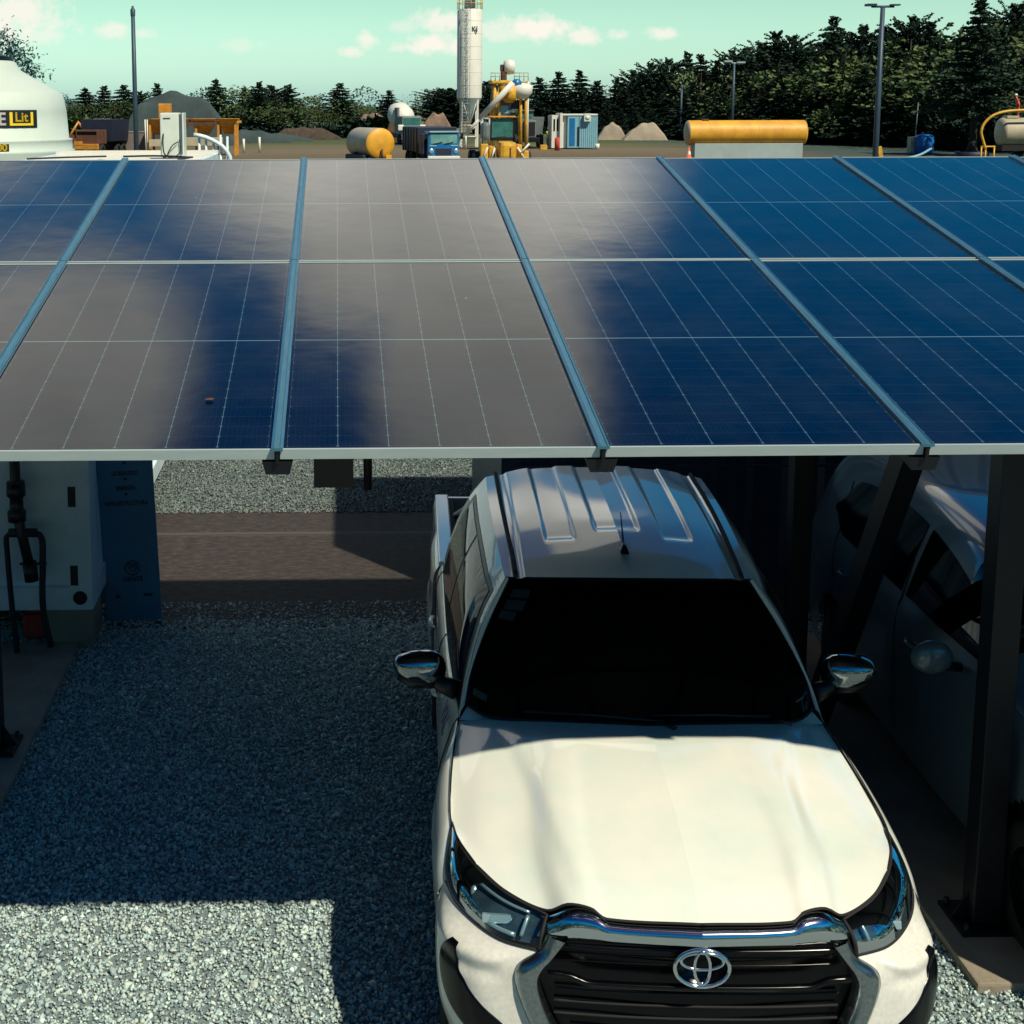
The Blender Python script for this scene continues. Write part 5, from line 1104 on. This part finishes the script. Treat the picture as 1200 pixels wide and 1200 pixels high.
# blue tipper truck
Yb = 92.; bt = thing('tipper_truck', 'blue cab tipper truck with dark body facing the carport', 'truck', (wx(520, Yb), Yb, 0), R(9))
hw_ = (wx(540, Yb)-wx(502, Yb))/2
b = MB(); b.box(-hw_, hw_, 0, 1.7, .75, wz(154, Yb), bev=.14); b.build('cab', 'blue_cab', bt)
b = MB(); b.box(-hw_*.84, hw_*.84, -.02, .02, wz(168.5, Yb), wz(157, Yb), bev=.015); b.build('windscreen', 'wind_pale', bt)
b = MB(); b.box(-hw_*.92, hw_*.92, -.12, .12, wz(155.5, Yb), wz(153.5, Yb), bev=.03); b.build('roof_visor', 'skyblue', bt)
b = MB(); b.tube([(-hw_*.7, -.05, wz(168.8, Yb)), (-hw_*.1, -.05, wz(166.5, Yb))], .02, 5); b.tube([(hw_*.05, -.05, wz(168.8, Yb)), (hw_*.6, -.05, wz(166.5, Yb))], .02, 5); b.build('wiper', 'black', bt)
for sx in (-1, 1): b = MB(); b.box(sx*(hw_+.002)-.01, sx*(hw_+.002)+.01, .25, 1.1, wz(168, Yb), wz(158, Yb)); b.build('side_window', 'glassdark', bt)
for sx in (-1, 1): b = MB(); b.lathe([(0, .0), (.13, 0), (.15, .03)], (sx*hw_*.78, -.07, wz(177, Yb)), 14, 'y'); b.build('headlight', 'reflector', bt)
b = MB(); b.box(-hw_*.9, -hw_*.45, -.03, -.005, wz(171.5, Yb), wz(170, Yb)); b.box(hw_*.45, hw_*.9, -.03, -.005, wz(171.5, Yb), wz(170, Yb)); b.build('headlamp_strip', 'skyblue', bt)
b = MB(); b.box(-hw_*.5, hw_*.5, -.035, -.005, wz(182, Yb), wz(174, Yb), bev=.01); b.build('grille', 'navy_truck', bt)
b = MB(); b.box(-hw_*1.02, hw_*1.02, -.15, .1, .42, .80, bev=.05); b.build('bumper', 'silo', bt)
b = MB(); b.box(-1.28, 1.28, 1.9, 6.5, 1.0, wz(149.5, Yb), bev=.04); 
for i in range(6): b.box(-1.32, 1.32, 2.1+i*.85, 2.2+i*.85, 1.0, wz(150.5, Yb))
b.build('tipper_body', 'navy_truck', bt)
b = MB(); b.box(-.5, .5, .2, 6.4, .5, .95); b.build('chassis', 'blackmatt', bt)
for x in (-1.02, 1.02):
    for y in (.9, 4.6, 5.8): wheel(bt, x, y, .5, .3, .28)
for sx in (-1, 1): b = MB(); b.box(sx*(hw_+.12)-.1, sx*(hw_+.12)+.1, -.12, -.04, wz(163, Yb), wz(156, Yb), bev=.03); b.build('mirror', 'black', bt)
b = MB(); b.box(-hw_-.3, -hw_-.08, .4, 1.4, .9, 2.2, bev=.05); b.build('air_intake', 'navy_truck', bt)

# grey mixer truck
Ym = 150.; mt = thing('mixer_truck', 'grey cab concrete mixer truck with white drum and white mirrors', 'mixer truck', (wx(482.5, Ym), Ym, 0), R(12))
hw_ = (wx(495, Ym)-wx(471, Ym))/2
b = MB(); b.box(-hw_, hw_, 0, 1.9, .9, wz(136, Ym), bev=.15); b.build('cab', 'grey_truck', mt)
b = MB(); b.box(-hw_*.84, hw_*.84, -.02, .02, wz(146, Ym), wz(138, Ym)); b.build('windscreen', 'wind_teal', mt)
for i in range(3): b = MB(); b.box(-hw_*.8, hw_*.8, -.04, -.01, wz(152.4-i*2, Ym), wz(151.4-i*2, Ym)); b.build('grille_bar', 'skyblue', mt)
for sx in (-1, 1): b = MB(); b.box(sx*(hw_+.1)-.32, sx*(hw_+.1)+.32, -.12, .1, wz(153, Ym), wz(146, Ym), bev=.12); b.build('fairing', 'silo', mt)
b = MB(); b.lathe([(0, -1.5), (.6, -1.45), (1.25, -.4), (1.3, 1.0), (.75, 3.0), (.55, 3.2), (0, 3.2)], n=28, axis='y', mtx=Matrix.Translation((0, 4.0, wz(137, Ym)))@Matrix.Rotation(R(12), 4, 'X')); b.build('drum', 'silo', mt)
b = MB(); b.box(-.95, -.75, 2.1, 3.4, 1.2, wz(126, Ym)); b.box(-.5, .5, .2, 7.4, .6, 1.1); b.box(-1.1, 1.1, -.12, .15, .45, .95, bev=.05); b.build('frame', 'grey_truck', mt)
for x in (-1.02, 1.02):
    for y in (1.0, 5.2, 6.5): wheel(mt, x, y, .52, .32, .28)

# cement silo
Ys = 140.; sl = thing('cement_silo', 'tall white cement silo on a steel frame with a caged ladder', 'silo', (wx(549.5, Ys), Ys, 0))
rs = (wx(563.5, Ys)-wx(534.5, Ys))/2
b = MB(); b.lathe([(rs, wz(115, Ys)), (rs, wz(13, Ys)), (rs*.9, wz(11, Ys)), (0, wz(10, Ys))], n=40)
for k in range(1, 7): z = wz(115-k*15, Ys); b.lathe([(rs+.004, z-.03), (rs+.02, z), (rs+.004, z+.03)], n=40)
b.build('barrel', 'silo', sl)
b = MB(); b.lathe([(rs, wz(115, Ys)), (rs*.25, wz(140, Ys)), (rs*.2, wz(143, Ys))], n=32); b.build('cone', 'silo_grey', sl)
for a in range(4):
    x, y = rs*.88*math.cos(PI/4+a*PI/2), rs*.88*math.sin(PI/4+a*PI/2); b = MB(); b.box(x-.09, x+.09, y-.09, y+.09, 0, wz(112, Ys)); b.build('leg', 'silo', sl)
b = MB(); q = rs*.88*.707
for z in (wz(147, Ys), wz(160, Ys)): b.tube([(-q, -q, z), (q, -q, z)], .06, 6); b.tube([(-q, -q, z), (-q, q, z)], .06, 6); b.tube([(q, -q, z), (q, q, z)], .06, 6)
b.tube([(-q, -q, wz(160, Ys)), (q, -q, wz(147, Ys))], .05, 6); b.tube([(q, -q, wz(115, Ys)), (0, -q, wz(147, Ys))], .04, 6); b.tube([(-q, -q, wz(115, Ys)), (0, -q, wz(147, Ys))], .04, 6); b.build('bracing', 'silo', sl)
b = MB(); lx = -rs*.42; ly = -rs*.95
for dx in (-.2, .2): b.tube([(lx+dx, ly-.15, 0), (lx+dx, ly-.15, wz(12, Ys))], .035, 5)
for i in range(46): z = .3+i*.29; b.tube([(lx-.2, ly-.15, z), (lx+.2, ly-.15, z)], .018, 4)
b.build('ladder', 'silo_grey', sl)
b = MB()
for i in range(14): z = 2.4+i*.85; b.tube([(lx-.35, ly-.15, z), (lx-.38, ly-.6, z), (lx, ly-.85, z), (lx+.38, ly-.6, z), (lx+.35, ly-.15, z)], .022, 4)
for dx, dy in ((-.38, -.6), (0, -.85), (.38, -.6)): b.tube([(lx+dx, ly+dy, 2.4), (lx+dx, ly+dy, wz(12, Ys))], .018, 4)
b.build('ladder_cage', 'silo_grey', sl)
b = MB(); zt_ = wz(10, Ys)
for i in range(12): a = 2*PI*i/12; b.tube([(rs*math.cos(a), rs*math.sin(a), zt_-.1), (rs*math.cos(a), rs*math.sin(a), zt_+.9)], .03, 4)
for z in (zt_+.45, zt_+.9): b.tube([(rs*math.cos(2*PI*i/24), rs*math.sin(2*PI*i/24), z) for i in range(24)], .03, 5, closed=True)
b.build('top_rail', 'yellow_mach', sl)
b = MB(); b.box(-.45, .45, -.45, .45, zt_, zt_+1.0, bev=.05); b.build('dust_filter', 'grey_metal', sl)
text('lettering', 'KJ', .62, 'grey_metal', sl, Matrix.Translation((.35, -rs-.012, wz(35, Ys)))@Matrix.Rotation(PI/2, 4, 'X'), .004, .02)

# batching tower and inclined screw conveyor
Yp = 132.; bp_ = thing('batching_tower', 'yellow and white concrete batching tower with a railed top platform', 'batching plant', (wx(592, Yp), Yp, 0))
def X_(p): return wx(p, Yp)-wx(592, Yp)
def Z_(p): return wz(p, Yp)
for p in (577, 583, 608, 614): b = MB(); b.tube([(X_(p)*1.05, -1., 0), (X_(p)*(.92 if p < 590 else 1), -.8, Z_(97))], .14, 6); b.build('leg', 'yellow_mach', bp_)
for p in (575, 612): b = MB(); b.tube([(X_(p), 1.4, 0), (X_(p)*.8, 1., Z_(97))], .14, 6); b.build('leg', 'yellow_mach', bp_)
b = MB(); b.box(X_(574), X_(603), -1.2, 1.6, Z_(98.5), Z_(94.5), bev=.1); b.build('platform', 'yellow_mach', bp_)
b = MB()
for p in (573, 578, 583, 600, 606, 611, 616): b.tube([(X_(p), -1.2, Z_(95)), (X_(p), -1.2, Z_(85.5))], .035, 4)
for zz in (86, 90): b.tube([(X_(573), -1.2, Z_(zz)), (X_(584), -1.2, Z_(zz))], .035, 4); b.tube([(X_(600), -1.2, Z_(zz)), (X_(616), -1.2, Z_(zz))], .035, 4)
b.tube([(X_(600), -1.2, Z_(96)), (X_(616), -1.2, Z_(96))], .08, 4); b.build('railing', 'cream', bp_)
b = MB(); b.box(X_(577), X_(596), -.8, 1.0, Z_(134), Z_(100), bev=.05); b.build('mixer_housing', 'grey_metal', bp_)
b = MB(); b.lathe([(.0, Z_(121)), (.35, Z_(121)), (.75, Z_(115)), (.8, Z_(101)), (0, Z_(101))], (X_(594.5), -1.0, 0), 18); b.build('weigh_bin', 'yellow_mach', bp_)
b = MB(); b.lathe([(0, Z_(117)), (.45, Z_(116)), (.95, Z_(110)), (1.0, Z_(101)), (.3, Z_(97)), (0, Z_(97))], (X_(609), -.8, 0), 22); b.build('cement_scale', 'silo', bp_)
b = MB(); b.lathe([(0, -.5), (.55, -.45), (.68, 0), (.6, .45), (0, .55)], (X_(595), -.4, Z_(79)), 18, 'x'); b.build('motor_drum', 'silo', bp_)
b = MB(); b.box(X_(586), X_(592), -.8, .2, Z_(95), Z_(84), bev=.05); b.box(X_(585), X_(588.5), -.7, .0, Z_(84), Z_(76), bev=.05); b.build('gearbox', 'rust', bp_)
b = MB(); b.lathe([(0, -.3), (.42, -.25), (.42, .25), (0, .3)], (X_(602.5), -1.3, Z_(98.5)), 16, 'y'); b.build('screw_head', 'blue_cab', bp_)
b = MB(); b.box(X_(598), X_(613), -.7, .9, Z_(128), Z_(117.5), bev=.06); b.build('discharge_chute', 'black', bp_)
for (a_, c_) in (((575, 140), (581, 108)), ((572, 150), (580, 118))): b = MB(); b.tube([(X_(a_[0]), -.95, Z_(a_[1])), (X_(c_[0]), -.9, Z_(c_[1]))], .16, 6); b.build('bracing', 'yellow_mach', bp_)
b = MB(); b.tube([(X_(616.5), -.9, Z_(96)), (X_(616.5), -.9, 0)], .09, 6); b.build('downpipe', 'silo', bp_)
b = MB(); b.box(X_(579), X_(594), -.83, -.81, Z_(133), Z_(124)); b.build('control_panel', 'skyblue', bp_)
sc_ = thing('screw_conveyor', 'white inclined screw conveyor tube rising from the silo to the tower', 'conveyor', (wx(546, 133), 133, 0))
pA, pB = at(546, 157, 131)-Vector((wx(546, 133), 133, 0)), at(601, 97, 129.5)-Vector((wx(546, 133), 133, 0))
b = MB(); b.tube([pA, pA.lerp(pB, .33)], .15, 10); b.tube([pA.lerp(pB, .33), pB], .26, 12); b.build('tube', 'silo', sc_)
b = MB(); q = pA.lerp(pB, .33); b.tube([(q.x, q.y, 0), (q.x, q.y, q.z)], .06, 6); b.tube([(pA.x, pA.y, 0), (pA.x, pA.y, pA.z)], .08, 6); b.build('support', 'silo', sc_)

# dark haul truck beside the tower
Yg = 134.; gt = thing('haul_truck', 'grey articulated truck with green windscreen right of the batching tower', 'truck', (wx(620, Yg), Yg, 0), R(-5))
def G(p): return wx(p, Yg)-wx(620, Yg)
b = MB(); b.box(G(610), G(625), .9, 2.4, 1.2, wz(130, Yg), bev=.1); b.box(G(608), G(626), .7, 2.5, wz(130.5, Yg), wz(129, Yg)); b.build('cab', 'grey_truck', gt)
b = MB(); b.box(G(611.5), G(623.5), .86, .9, wz(138.5, Yg), wz(131, Yg)); b.build('windscreen', 'wind_teal', gt)
b = MB(); b.box(G(614), G(628), -.6, .9, 1.0, wz(141, Yg), bev=.12); b.build('bonnet', 'grey_truck', gt)
b = MB(); b.box(G(615), G(626.5), -.64, -.6, 1.2, wz(143.5, Yg)); b.build('grille', 'blackmatt', gt)
b = MB(); b.box(G(608), G(632), -.8, 0, .6, 1.0, bev=.05); b.box(-.6, .6, 0, 6, .6, 1.1); b.build('chassis', 'black', gt)
b = MB(); b.prism([(-1.3, 1.2), (1.3, 1.2), (1.5, 2.8), (-1.5, 2.8)], 2.6, 6.5); b.build('tipper_body', 'grey_truck', gt)
for x in (-1.1, 1.1):
    for y in (.5, 3.8, 5.3): wheel(gt, x, y, .65, .4, .35)

# yellow road machine with black cab
Yr = 84.; rm = thing('road_grader', 'yellow wheeled machine with tall black glazed cab parked before the tower', 'grader', (wx(589, Yr), Yr, 0))
def G(p): return wx(p, Yr)-wx(589, Yr)
def Zr(p): return wz(p, Yr)
b = MB()
for x in (G(575), G(602)):
    for y in (0, 1.5): b.box(x-.05, x+.05, y-.05, y+.05, Zr(165), Zr(138))
b.box(G(574), G(603), -.05, 1.6, Zr(165), Zr(161), bev=.03); b.build('cab', 'black', rm)
b = MB(); b.box(G(573), G(604), -.2, 1.75, Zr(138), Zr(136.3), bev=.03); b.build('cab_roof', 'orange', rm)
b = MB(); b.box(G(576.3), G(600.7), -.03, .0, Zr(160.5), Zr(138.6)); b.box(G(575.6), G(576), .06, 1.4, Zr(160.5), Zr(138.6)); b.box(G(601.4), G(601.8), .06, 1.4, Zr(160.5), Zr(138.6)); b.build('cab_glass', 'wind_teal', rm)
b = MB(); b.box(G(582), G(596), .5, 1.0, Zr(161), Zr(150), bev=.1); b.build('seat', 'blackmatt', rm)
b = MB(); b.box(G(581), G(600.5), -2.2, -.1, .9, Zr(165.5), bev=.22); b.build('engine_cover', 'yellow_mach', rm)
b = MB(); b.box(G(592.3), G(593.8), -2.225, -2.2, 1.0, Zr(172)); b.build('cover_slot', 'rust', rm)
for (a_, c_, zt_) in ((561, 570, 168), (571, 578, 171), (603, 609, 169), (610, 617, 176)):
    b = MB(); b.box(G(a_), G(c_), -1.2, .3, .7, Zr(zt_), bev=.08); b.build('side_unit', 'yellow_mach', rm)
for (x0, z0, x1, z1) in ((563, 186, 569, 172), (573, 188, 577, 173), (603, 172, 612, 186), (617, 168, 606, 180)):
    b = MB(); b.tube([(G(x0), -1.3, Zr(z0)), (G(x1), -1.3, Zr(z1))], .06, 6); b.build('hydraulic_ram', 'silo', rm)
b = MB(); b.box(G(566), G(614), -.3, .6, .5, .9, bev=.05); b.build('axle', 'yellow_mach', rm)
for x in (G(558.5), G(617)):
    for y in (-.2, 2.6): wheel(rm, x, y, .68, .42, .36)
b = MB(); b.box(G(563), G(572), -1.25, .2, Zr(164), Zr(143), bev=.2); b.build('tank', 'grey_truck', rm)
b = MB()
for x in (G(564), G(572)): b.tube([(x, -.6, Zr(168)), (x, -.6, Zr(139))], .05, 6)
b.tube([(G(564), -.6, Zr(139)), (G(572), -.6, Zr(139))], .05, 6); b.build('hand_rail', 'silo_grey', rm)

# people
def person(px, Y, pbot_z, height, label, top, pants, helmet=None, turn=0., lean=0.):
    o = thing('person', label, 'person', (wx(px, Y, 150), Y, pbot_z), turn); h = height/1.75
    v = [(0,0,.95),(0,0,1.12),(0,.0,1.34),(0,0,1.46),(0,-.01,1.56),(0,-.02,1.68),(-.19,0,1.40),(-.25,.0,1.14),(-.24,-.08,.90),(.19,0,1.40),(.25,0,1.14),(.24,-.08,.90),(-.09,0,.90),(-.11,-.02,.50),(-.12,.02,.08),(-.12,-.12,.04),(.09,0,.90),(.11,-.02,.50),(.12,.02,.08),(.12,-.12,.04)]
    e = [(0,1),(1,2),(2,3),(3,4),(4,5),(2,6),(6,7),(7,8),(2,9),(9,10),(10,11),(0,12),(12,13),(13,14),(14,15),(0,16),(16,17),(17,18),(18,19)]
    r = [.14,.13,.15,.07,.075,.085,.07,.05,.04,.07,.05,.04,.095,.07,.05,.045,.095,.07,.05,.045]
    v = [(x*h, y*h+lean*max(0, z-.95)*h, z*h) for x, y, z in v]; r = [q*h for q in r]
    skin_mesh('body', v, e, r, 'skin', o, 1)
    up = [0,1,2,3,6,7,9,10]; m_ = {a: i for i, a in enumerate(up)}
    skin_mesh('jacket', [v[i] for i in up], [(m_[a], m_[b]) for a, b in e if a in m_ and b in m_], [r[i]*1.22 for i in up], top, o, 1)
    lo = [0,12,13,14,16,17,18]; m_ = {a: i for i, a in enumerate(lo)}
    skin_mesh('trousers', [v[i] for i in lo], [(m_[a], m_[b]) for a, b in e if a in m_ and b in m_], [r[i]*1.15 for i in lo], pants, o, 1)
    hd = Vector(v[5]); b = MB()
    b.lathe([(.14*h, -.01), (.13*h, .0), (.115*h, .06*h), (.07*h, .11*h), (0, .125*h)], tuple(hd+V(0, 0, .035*h)), 14); b.build('helmet', helmet or 'silo', o)
    return o
person(632.5, 139, 0, 1.75, 'worker in a pale lime vest, left of the pair by the white cabin', 'hivis', 'trousers', 'silo', .3)
person(643, 138, 0, 1.8, 'worker in a pale lime vest, right of the pair nearest the white cabin', 'hivis', 'trousers', 'silo', -.4)

# site cabin, red cylinder, box
Yc = 132.; cbn = thing('site_cabin', 'small white and pale blue site cabin with a wall air conditioner', 'cabin', (wx(674, Yc), Yc, 0))
def G(p): return wx(p, Yc)-wx(674, Yc)
def Zc(p): return wz(p, Yc)
b = MB(); b.box(G(647), G(656), .3, 2.8, .1, Zc(135.5)); b.box(G(657), G(700), 0, 2.6, Zc(136), Zc(134), bev=.04); b.box(G(656), G(659), -.05, 2.6, .1, Zc(133)); b.box(G(659), G(664.5), .4, 2.6, .1, Zc(136)); b.build('shell', 'silo', cbn)
b = MB(); b.box(G(665), G(678), -.02, 2.5, .12, Zc(137)); b.build('front_wall', 'skyblue', cbn)
b = MB(); b.box(G(678.2), G(700), -.05, 2.5, .12, Zc(137))
for i in range(9): b.box(G(679+i*2.4), G(679.7+i*2.4), -.09, -.05, .14, Zc(137.2))
b.build('corrugated_wall', 'skyblue', cbn)
b = MB(); b.box(G(676.5), G(679), -.08, -.06, .3, Zc(149)); b.build('door_gap', 'ink', cbn)
for p in (649, 652.8): b = MB(); b.box(G(p), G(p+1.8), .27, .30, Zc(154), Zc(140)); b.build('window', 'glassdark', cbn)
b = MB(); b.box(G(667), G(673.5), -.05, -.02, .3, Zc(139)); b.build('door', 'blue_cab', cbn)
b = MB(); b.box(G(683), G(691), -.5, -.1, Zc(143), Zc(133.5), bev=.04); b.lathe([(0, .0), (.2, 0), (.2, .02)], (G(687), -.52, Zc(138.5)), 16, 'y'); b.build('air_conditioner', 'ac_white', cbn)
b = MB(); b.lathe([(0, 0), (.22, 0), (.22, 1.0), (.12, 1.15), (0, 1.15)], n=16); tag(b.build('gas_cylinder', 'red', None, (wx(653, 128), 128, 0)), 'red gas cylinder left of the white cabin doorway', 'cylinder')
b = MB(); b.box(-.3, .3, -.25, .25, 0, .45, bev=.05); tag(b.build('yellow_box', 'yellow_mach', None, (wx(637, 130), 130, 0)), 'small yellow box on the ground below the two workers', 'box')
b = MB(); b.lathe([(0, 0), (.2, 0), (.22, .5), (0, .5)], n=14); tag(b.build('white_bucket', 'silo', None, (wx(700, 131), 131, 0)), 'small white bucket at the right corner of the cabin', 'bucket')

# green enclosure
Ye = 175.; ge = thing('green_enclosure', 'dark green tall metal enclosure with louvres before the conifers', 'enclosure', (wx(791, Ye), Ye, 0))
hw_ = (wx(797.5, Ye)-wx(784.5, Ye))/2; zt_ = wz(136, Ye)
b = MB(); b.box(-hw_, hw_, 0, 1.2, .3, zt_, bev=.08); b.build('housing', 'green_box', ge)
b = MB(); b.box(-hw_*.7, hw_*.7, -.02, 0, zt_*.62, zt_*.86); b.build('louvre', 'ink', ge)
b = MB(); b.box(-hw_*.9, hw_*.9, .1, 1.1, 0, .28); b.build('skid', 'black', ge)

# long yellow tank lying on the ground
Yy = 108.; yt = thing('storage_tank', 'long yellow cylindrical tank lying on its side', 'tank', (wx(873, Yy), Yy, 0))
def G(p): return wx(p, Yy)-wx(873, Yy)
ra = (wz(142, Yy)-wz(171, Yy))/2; zc = wz(156.5, Yy)
b = MB(); b.lathe([(ra, G(806)), (ra, G(941))], (0, 0, zc), 40, 'x')
for p in (830, 858, 886, 914): b.lathe([(ra+.002, G(p)-.05), (ra+.015, G(p)), (ra+.002, G(p)+.05)], (0, 0, zc), 40, 'x')
b.build('tank_body', 'yellow_tank', yt)
for p, sg_ in ((806, -1), (941, 1)): b = MB(); b.lathe([(ra, 0), (ra*.93, sg_*.1), (ra*.6, sg_*.2), (0, sg_*.24)], (G(p), 0, zc), 36, 'x'); b.build('end_cap', 'cream' if sg_ < 0 else 'yellow_tank', yt)
b = MB(); b.box(G(822), G(829), -.3, .3, zc+ra-.05, zc+ra+.1, bev=.03); b.build('hatch', 'rust', yt)
b = MB(); b.box(G(812), G(938), -ra*.75, ra*.75, 0, zc-ra*.86, bev=.03); b.build('plinth', 'silo_grey', yt)
b = MB(); b.lathe([(.0, 0), (.26, 0), (.26, .03), (.17, .03), (.03, .75), (0, .75)], n=16)
co = thing('traffic_cone', 'orange traffic cone with white bands at the left end of the yellow tank', 'cone', (wx(808, 100), 100, .35)); b.build('cone_body', 'cone', co)
b = MB(); b.lathe([(.130, .24), (.088, .46)], n=16); b.build('white_band', 'white_print', co)
b = MB(); b.box(-.5, .5, -.5, .5, 0, .35); tag(b.build('concrete_block', 'concrete', None, (wx(808, 100), 100, 0)), 'low concrete block under the traffic cone', 'block')

# blue barrel, crate, hose
Yq = 118.; b = MB(); b.lathe([(0, 0), (.72, 0), (.78, .1), (.78, 1.2), (.66, 1.42), (.3, 1.52), (0, 1.54)], n=24); tag(b.build('water_barrel', 'barrel_blue', None, (wx(1083, Yq), Yq, wz(171, Yq)*0)), 'bright blue plastic barrel before the dark conifers', 'barrel')
b = MB(); b.box(-.55, .55, -.4, .4, 0, 1.3, bev=.03); b.box(-.57, .57, -.42, .42, .4, .46); b.box(-.57, .57, -.42, .42, .85, .91); tag(b.build('crate', 'cream', None, (wx(1073.5, Yq+.3), Yq+.3, 0)), 'tan crate standing against the left of the blue barrel', 'crate')
b = MB(); b.tube([(wx(1072, Yq+2), Yq+2, 0), (wx(1074, Yq+2), Yq+2, wz(120, Yq+2))], .05, 6); tag(b.build('pole', 'grey_metal'), 'thin pale pole rising behind the tan crate', 'pole')
b = MB(); b.tube(spline([V(wx(1025, 105), 105, .1), V(wx(1060, 105), 104.5, .12), V(wx(1078, 105), 105, .3), V(wx(1092, 107), 107, .7)], 24), .09, 6); tag(b.build('blue_hose', 'skyblue'), 'pale blue hose curving over the ground below the blue barrel', 'hose')
b = MB(); b.box(-.08, .08, -.08, .08, 0, .9, Matrix.Rotation(R(-12), 4, 'Y')); tag(b.build('marker_stake', 'yellow_mach', None, (wx(1036, 60), 60, 1.35)), 'short yellow stake at the foot of the dark lamp post', 'stake')

# cream tanker with yellow arch pipe and a person on top
Yk = 90.; kt = thing('water_tanker', 'cream horizontal tanker at the right edge of the yard', 'tanker', (wx(1172, Yk), Yk, 0))
def G(p): return wx(p, Yk)-wx(1172, Yk)
def Zk(p): return wz(p, Yk)
rk = (Zk(140)-Zk(174))/2; zk = Zk(157)
b = MB(); b.lathe([(0, G(1169)), (rk*.6, G(1169.5)), (rk*.93, G(1171.5)), (rk, G(1174)), (rk, G(1174)+6.5), (rk*.9, G(1174)+6.7), (0, G(1174)+6.9)], (0, 0, zk), 36, 'x'); b.build('tank_body', 'cream', kt)
b = MB(); b.box(G(1176), G(1190), -.35, .35, zk+rk-.05, zk+rk+.12, bev=.03); b.build('walkway', 'cream', kt)
b = MB(); b.box(G(1170), G(1174)+6.5, -.6, .6, zk-rk-.25, zk-rk+.1); b.build('chassis', 'blackmatt', kt)
for y in (-.8, .8): 
    for x in (1.5, 5.0):
        b = MB(); b.lathe([(.25, -.14), (.5, -.15), (.52, 0), (.5, .15), (.25, .14)], (x, y, .52), 24, 'y'); b.build('wheel', 'tyre', kt)
ar = thing('pipe_arch', 'yellow bent pipe arching up over the left end of the cream tanker', 'pipe', (wx(1156, Yk-1.2), Yk-1.2, 0))
def A_(p, z): return V(wx(p, Yk-1.2)-wx(1156, Yk-1.2), 0, wz(z, Yk-1.2))
b = MB(); b.tube(spline([A_(1156, 177), A_(1152, 166), A_(1149.5, 156), A_(1153, 146), A_(1163, 137), A_(1178, 132.5), A_(1204, 131), A_(1230, 131)], 40), .085, 8); b.build('pipe', 'yellow_mach', ar)
b = MB()
for p in (1151, 1156, 1166): q = A_(p, 174); b.tube([(q.x, 0, 0), (q.x, 0, q.z)], .05, 6)
q0, q1 = A_(1150, 174), A_(1167, 174); b.tube([q0, q1], .05, 6); b.build('frame', 'yellow_mach', ar)
person(1192, Yk, Zk(139), 1.35, 'person in red with a white helmet bending over on top of the cream tanker', 'red', 'red', 'silo', 1.2, .35)
tr_ = thing('conifer_tree', 'dark tree with bare flared trunk left of the yellow bent pipe', 'tree', (wx(1140, 112), 112, 0)); s_ = .75
q = bpy.data.objects.new('crown', TV['cedar', 2][0]); COL.objects.link(q); q.parent = tr_; q.location = (0, 0, 1.9); q.scale = (1.1, 1.1, .8)
b = MB(); b.tube([(0, 0, 0), (0, 0, .5), (.03, 0, 1.2), (0, 0, 3), (0, 0, 8)], [.75, .38, .28, .24, .1], 10); b.build('trunk', 'bark', tr_)
b = MB(); b.lathe([(1.2, 0), (1.25, .35), (1.15, .35), (1.1, .25), (0, .28)], (wx(1140, 111), 111, 0), 24); tag(b.build('base_shade_ring', 'navy_truck'), 'low dark ring standing in for shade round the foot of the bare trunked tree', 'shade_ring')  # dark ring modelled in place of the shade at the trunk foot

# unseen woods added behind and beside the carport to cut low sky light
def wood(x0, x1, y0, y1, n, lb):
    r_ = random.Random(int(x0+y0)); b = MB(); vs = []; fs = []
    for i in range(n):
        t = r_.random(); p = V(x0+(x1-x0)*t+r_.uniform(-3, 3), y0+(y1-y0)*t+r_.uniform(-3, 3), 15*r_.random()*(.8+.2*math.sin(t*40))); d = V(r_.gauss(0, 1), r_.gauss(0, 1), r_.gauss(0, .7)).normalized(); s_ = d.cross(V(0, .3, 1)).normalized(); k = len(vs); l = r_.uniform(.9, 1.7); vs += [p-s_*.6, p+d*l, p+s_*.6, p-d*.6]; fs.append((k, k+1, k+2, k+3))
    b.v = [tuple(v) for v in vs]; b.f = fs; b.sm = [False]*len(fs); return tag(b.build('added_unseen_wood', 'leaf_dark'), lb, None, None, 'stuff')
wood(-60, 60, -28, -28, 4200, 'unseen dark wood added behind the viewer to block low sky light')
wood(40, 46, -28, 52, 3200, 'dark wood added out of frame on the right to block low sky light')
wood(-34, -38, -28, 40, 2800, 'dark wood added out of frame on the left to block low sky light')
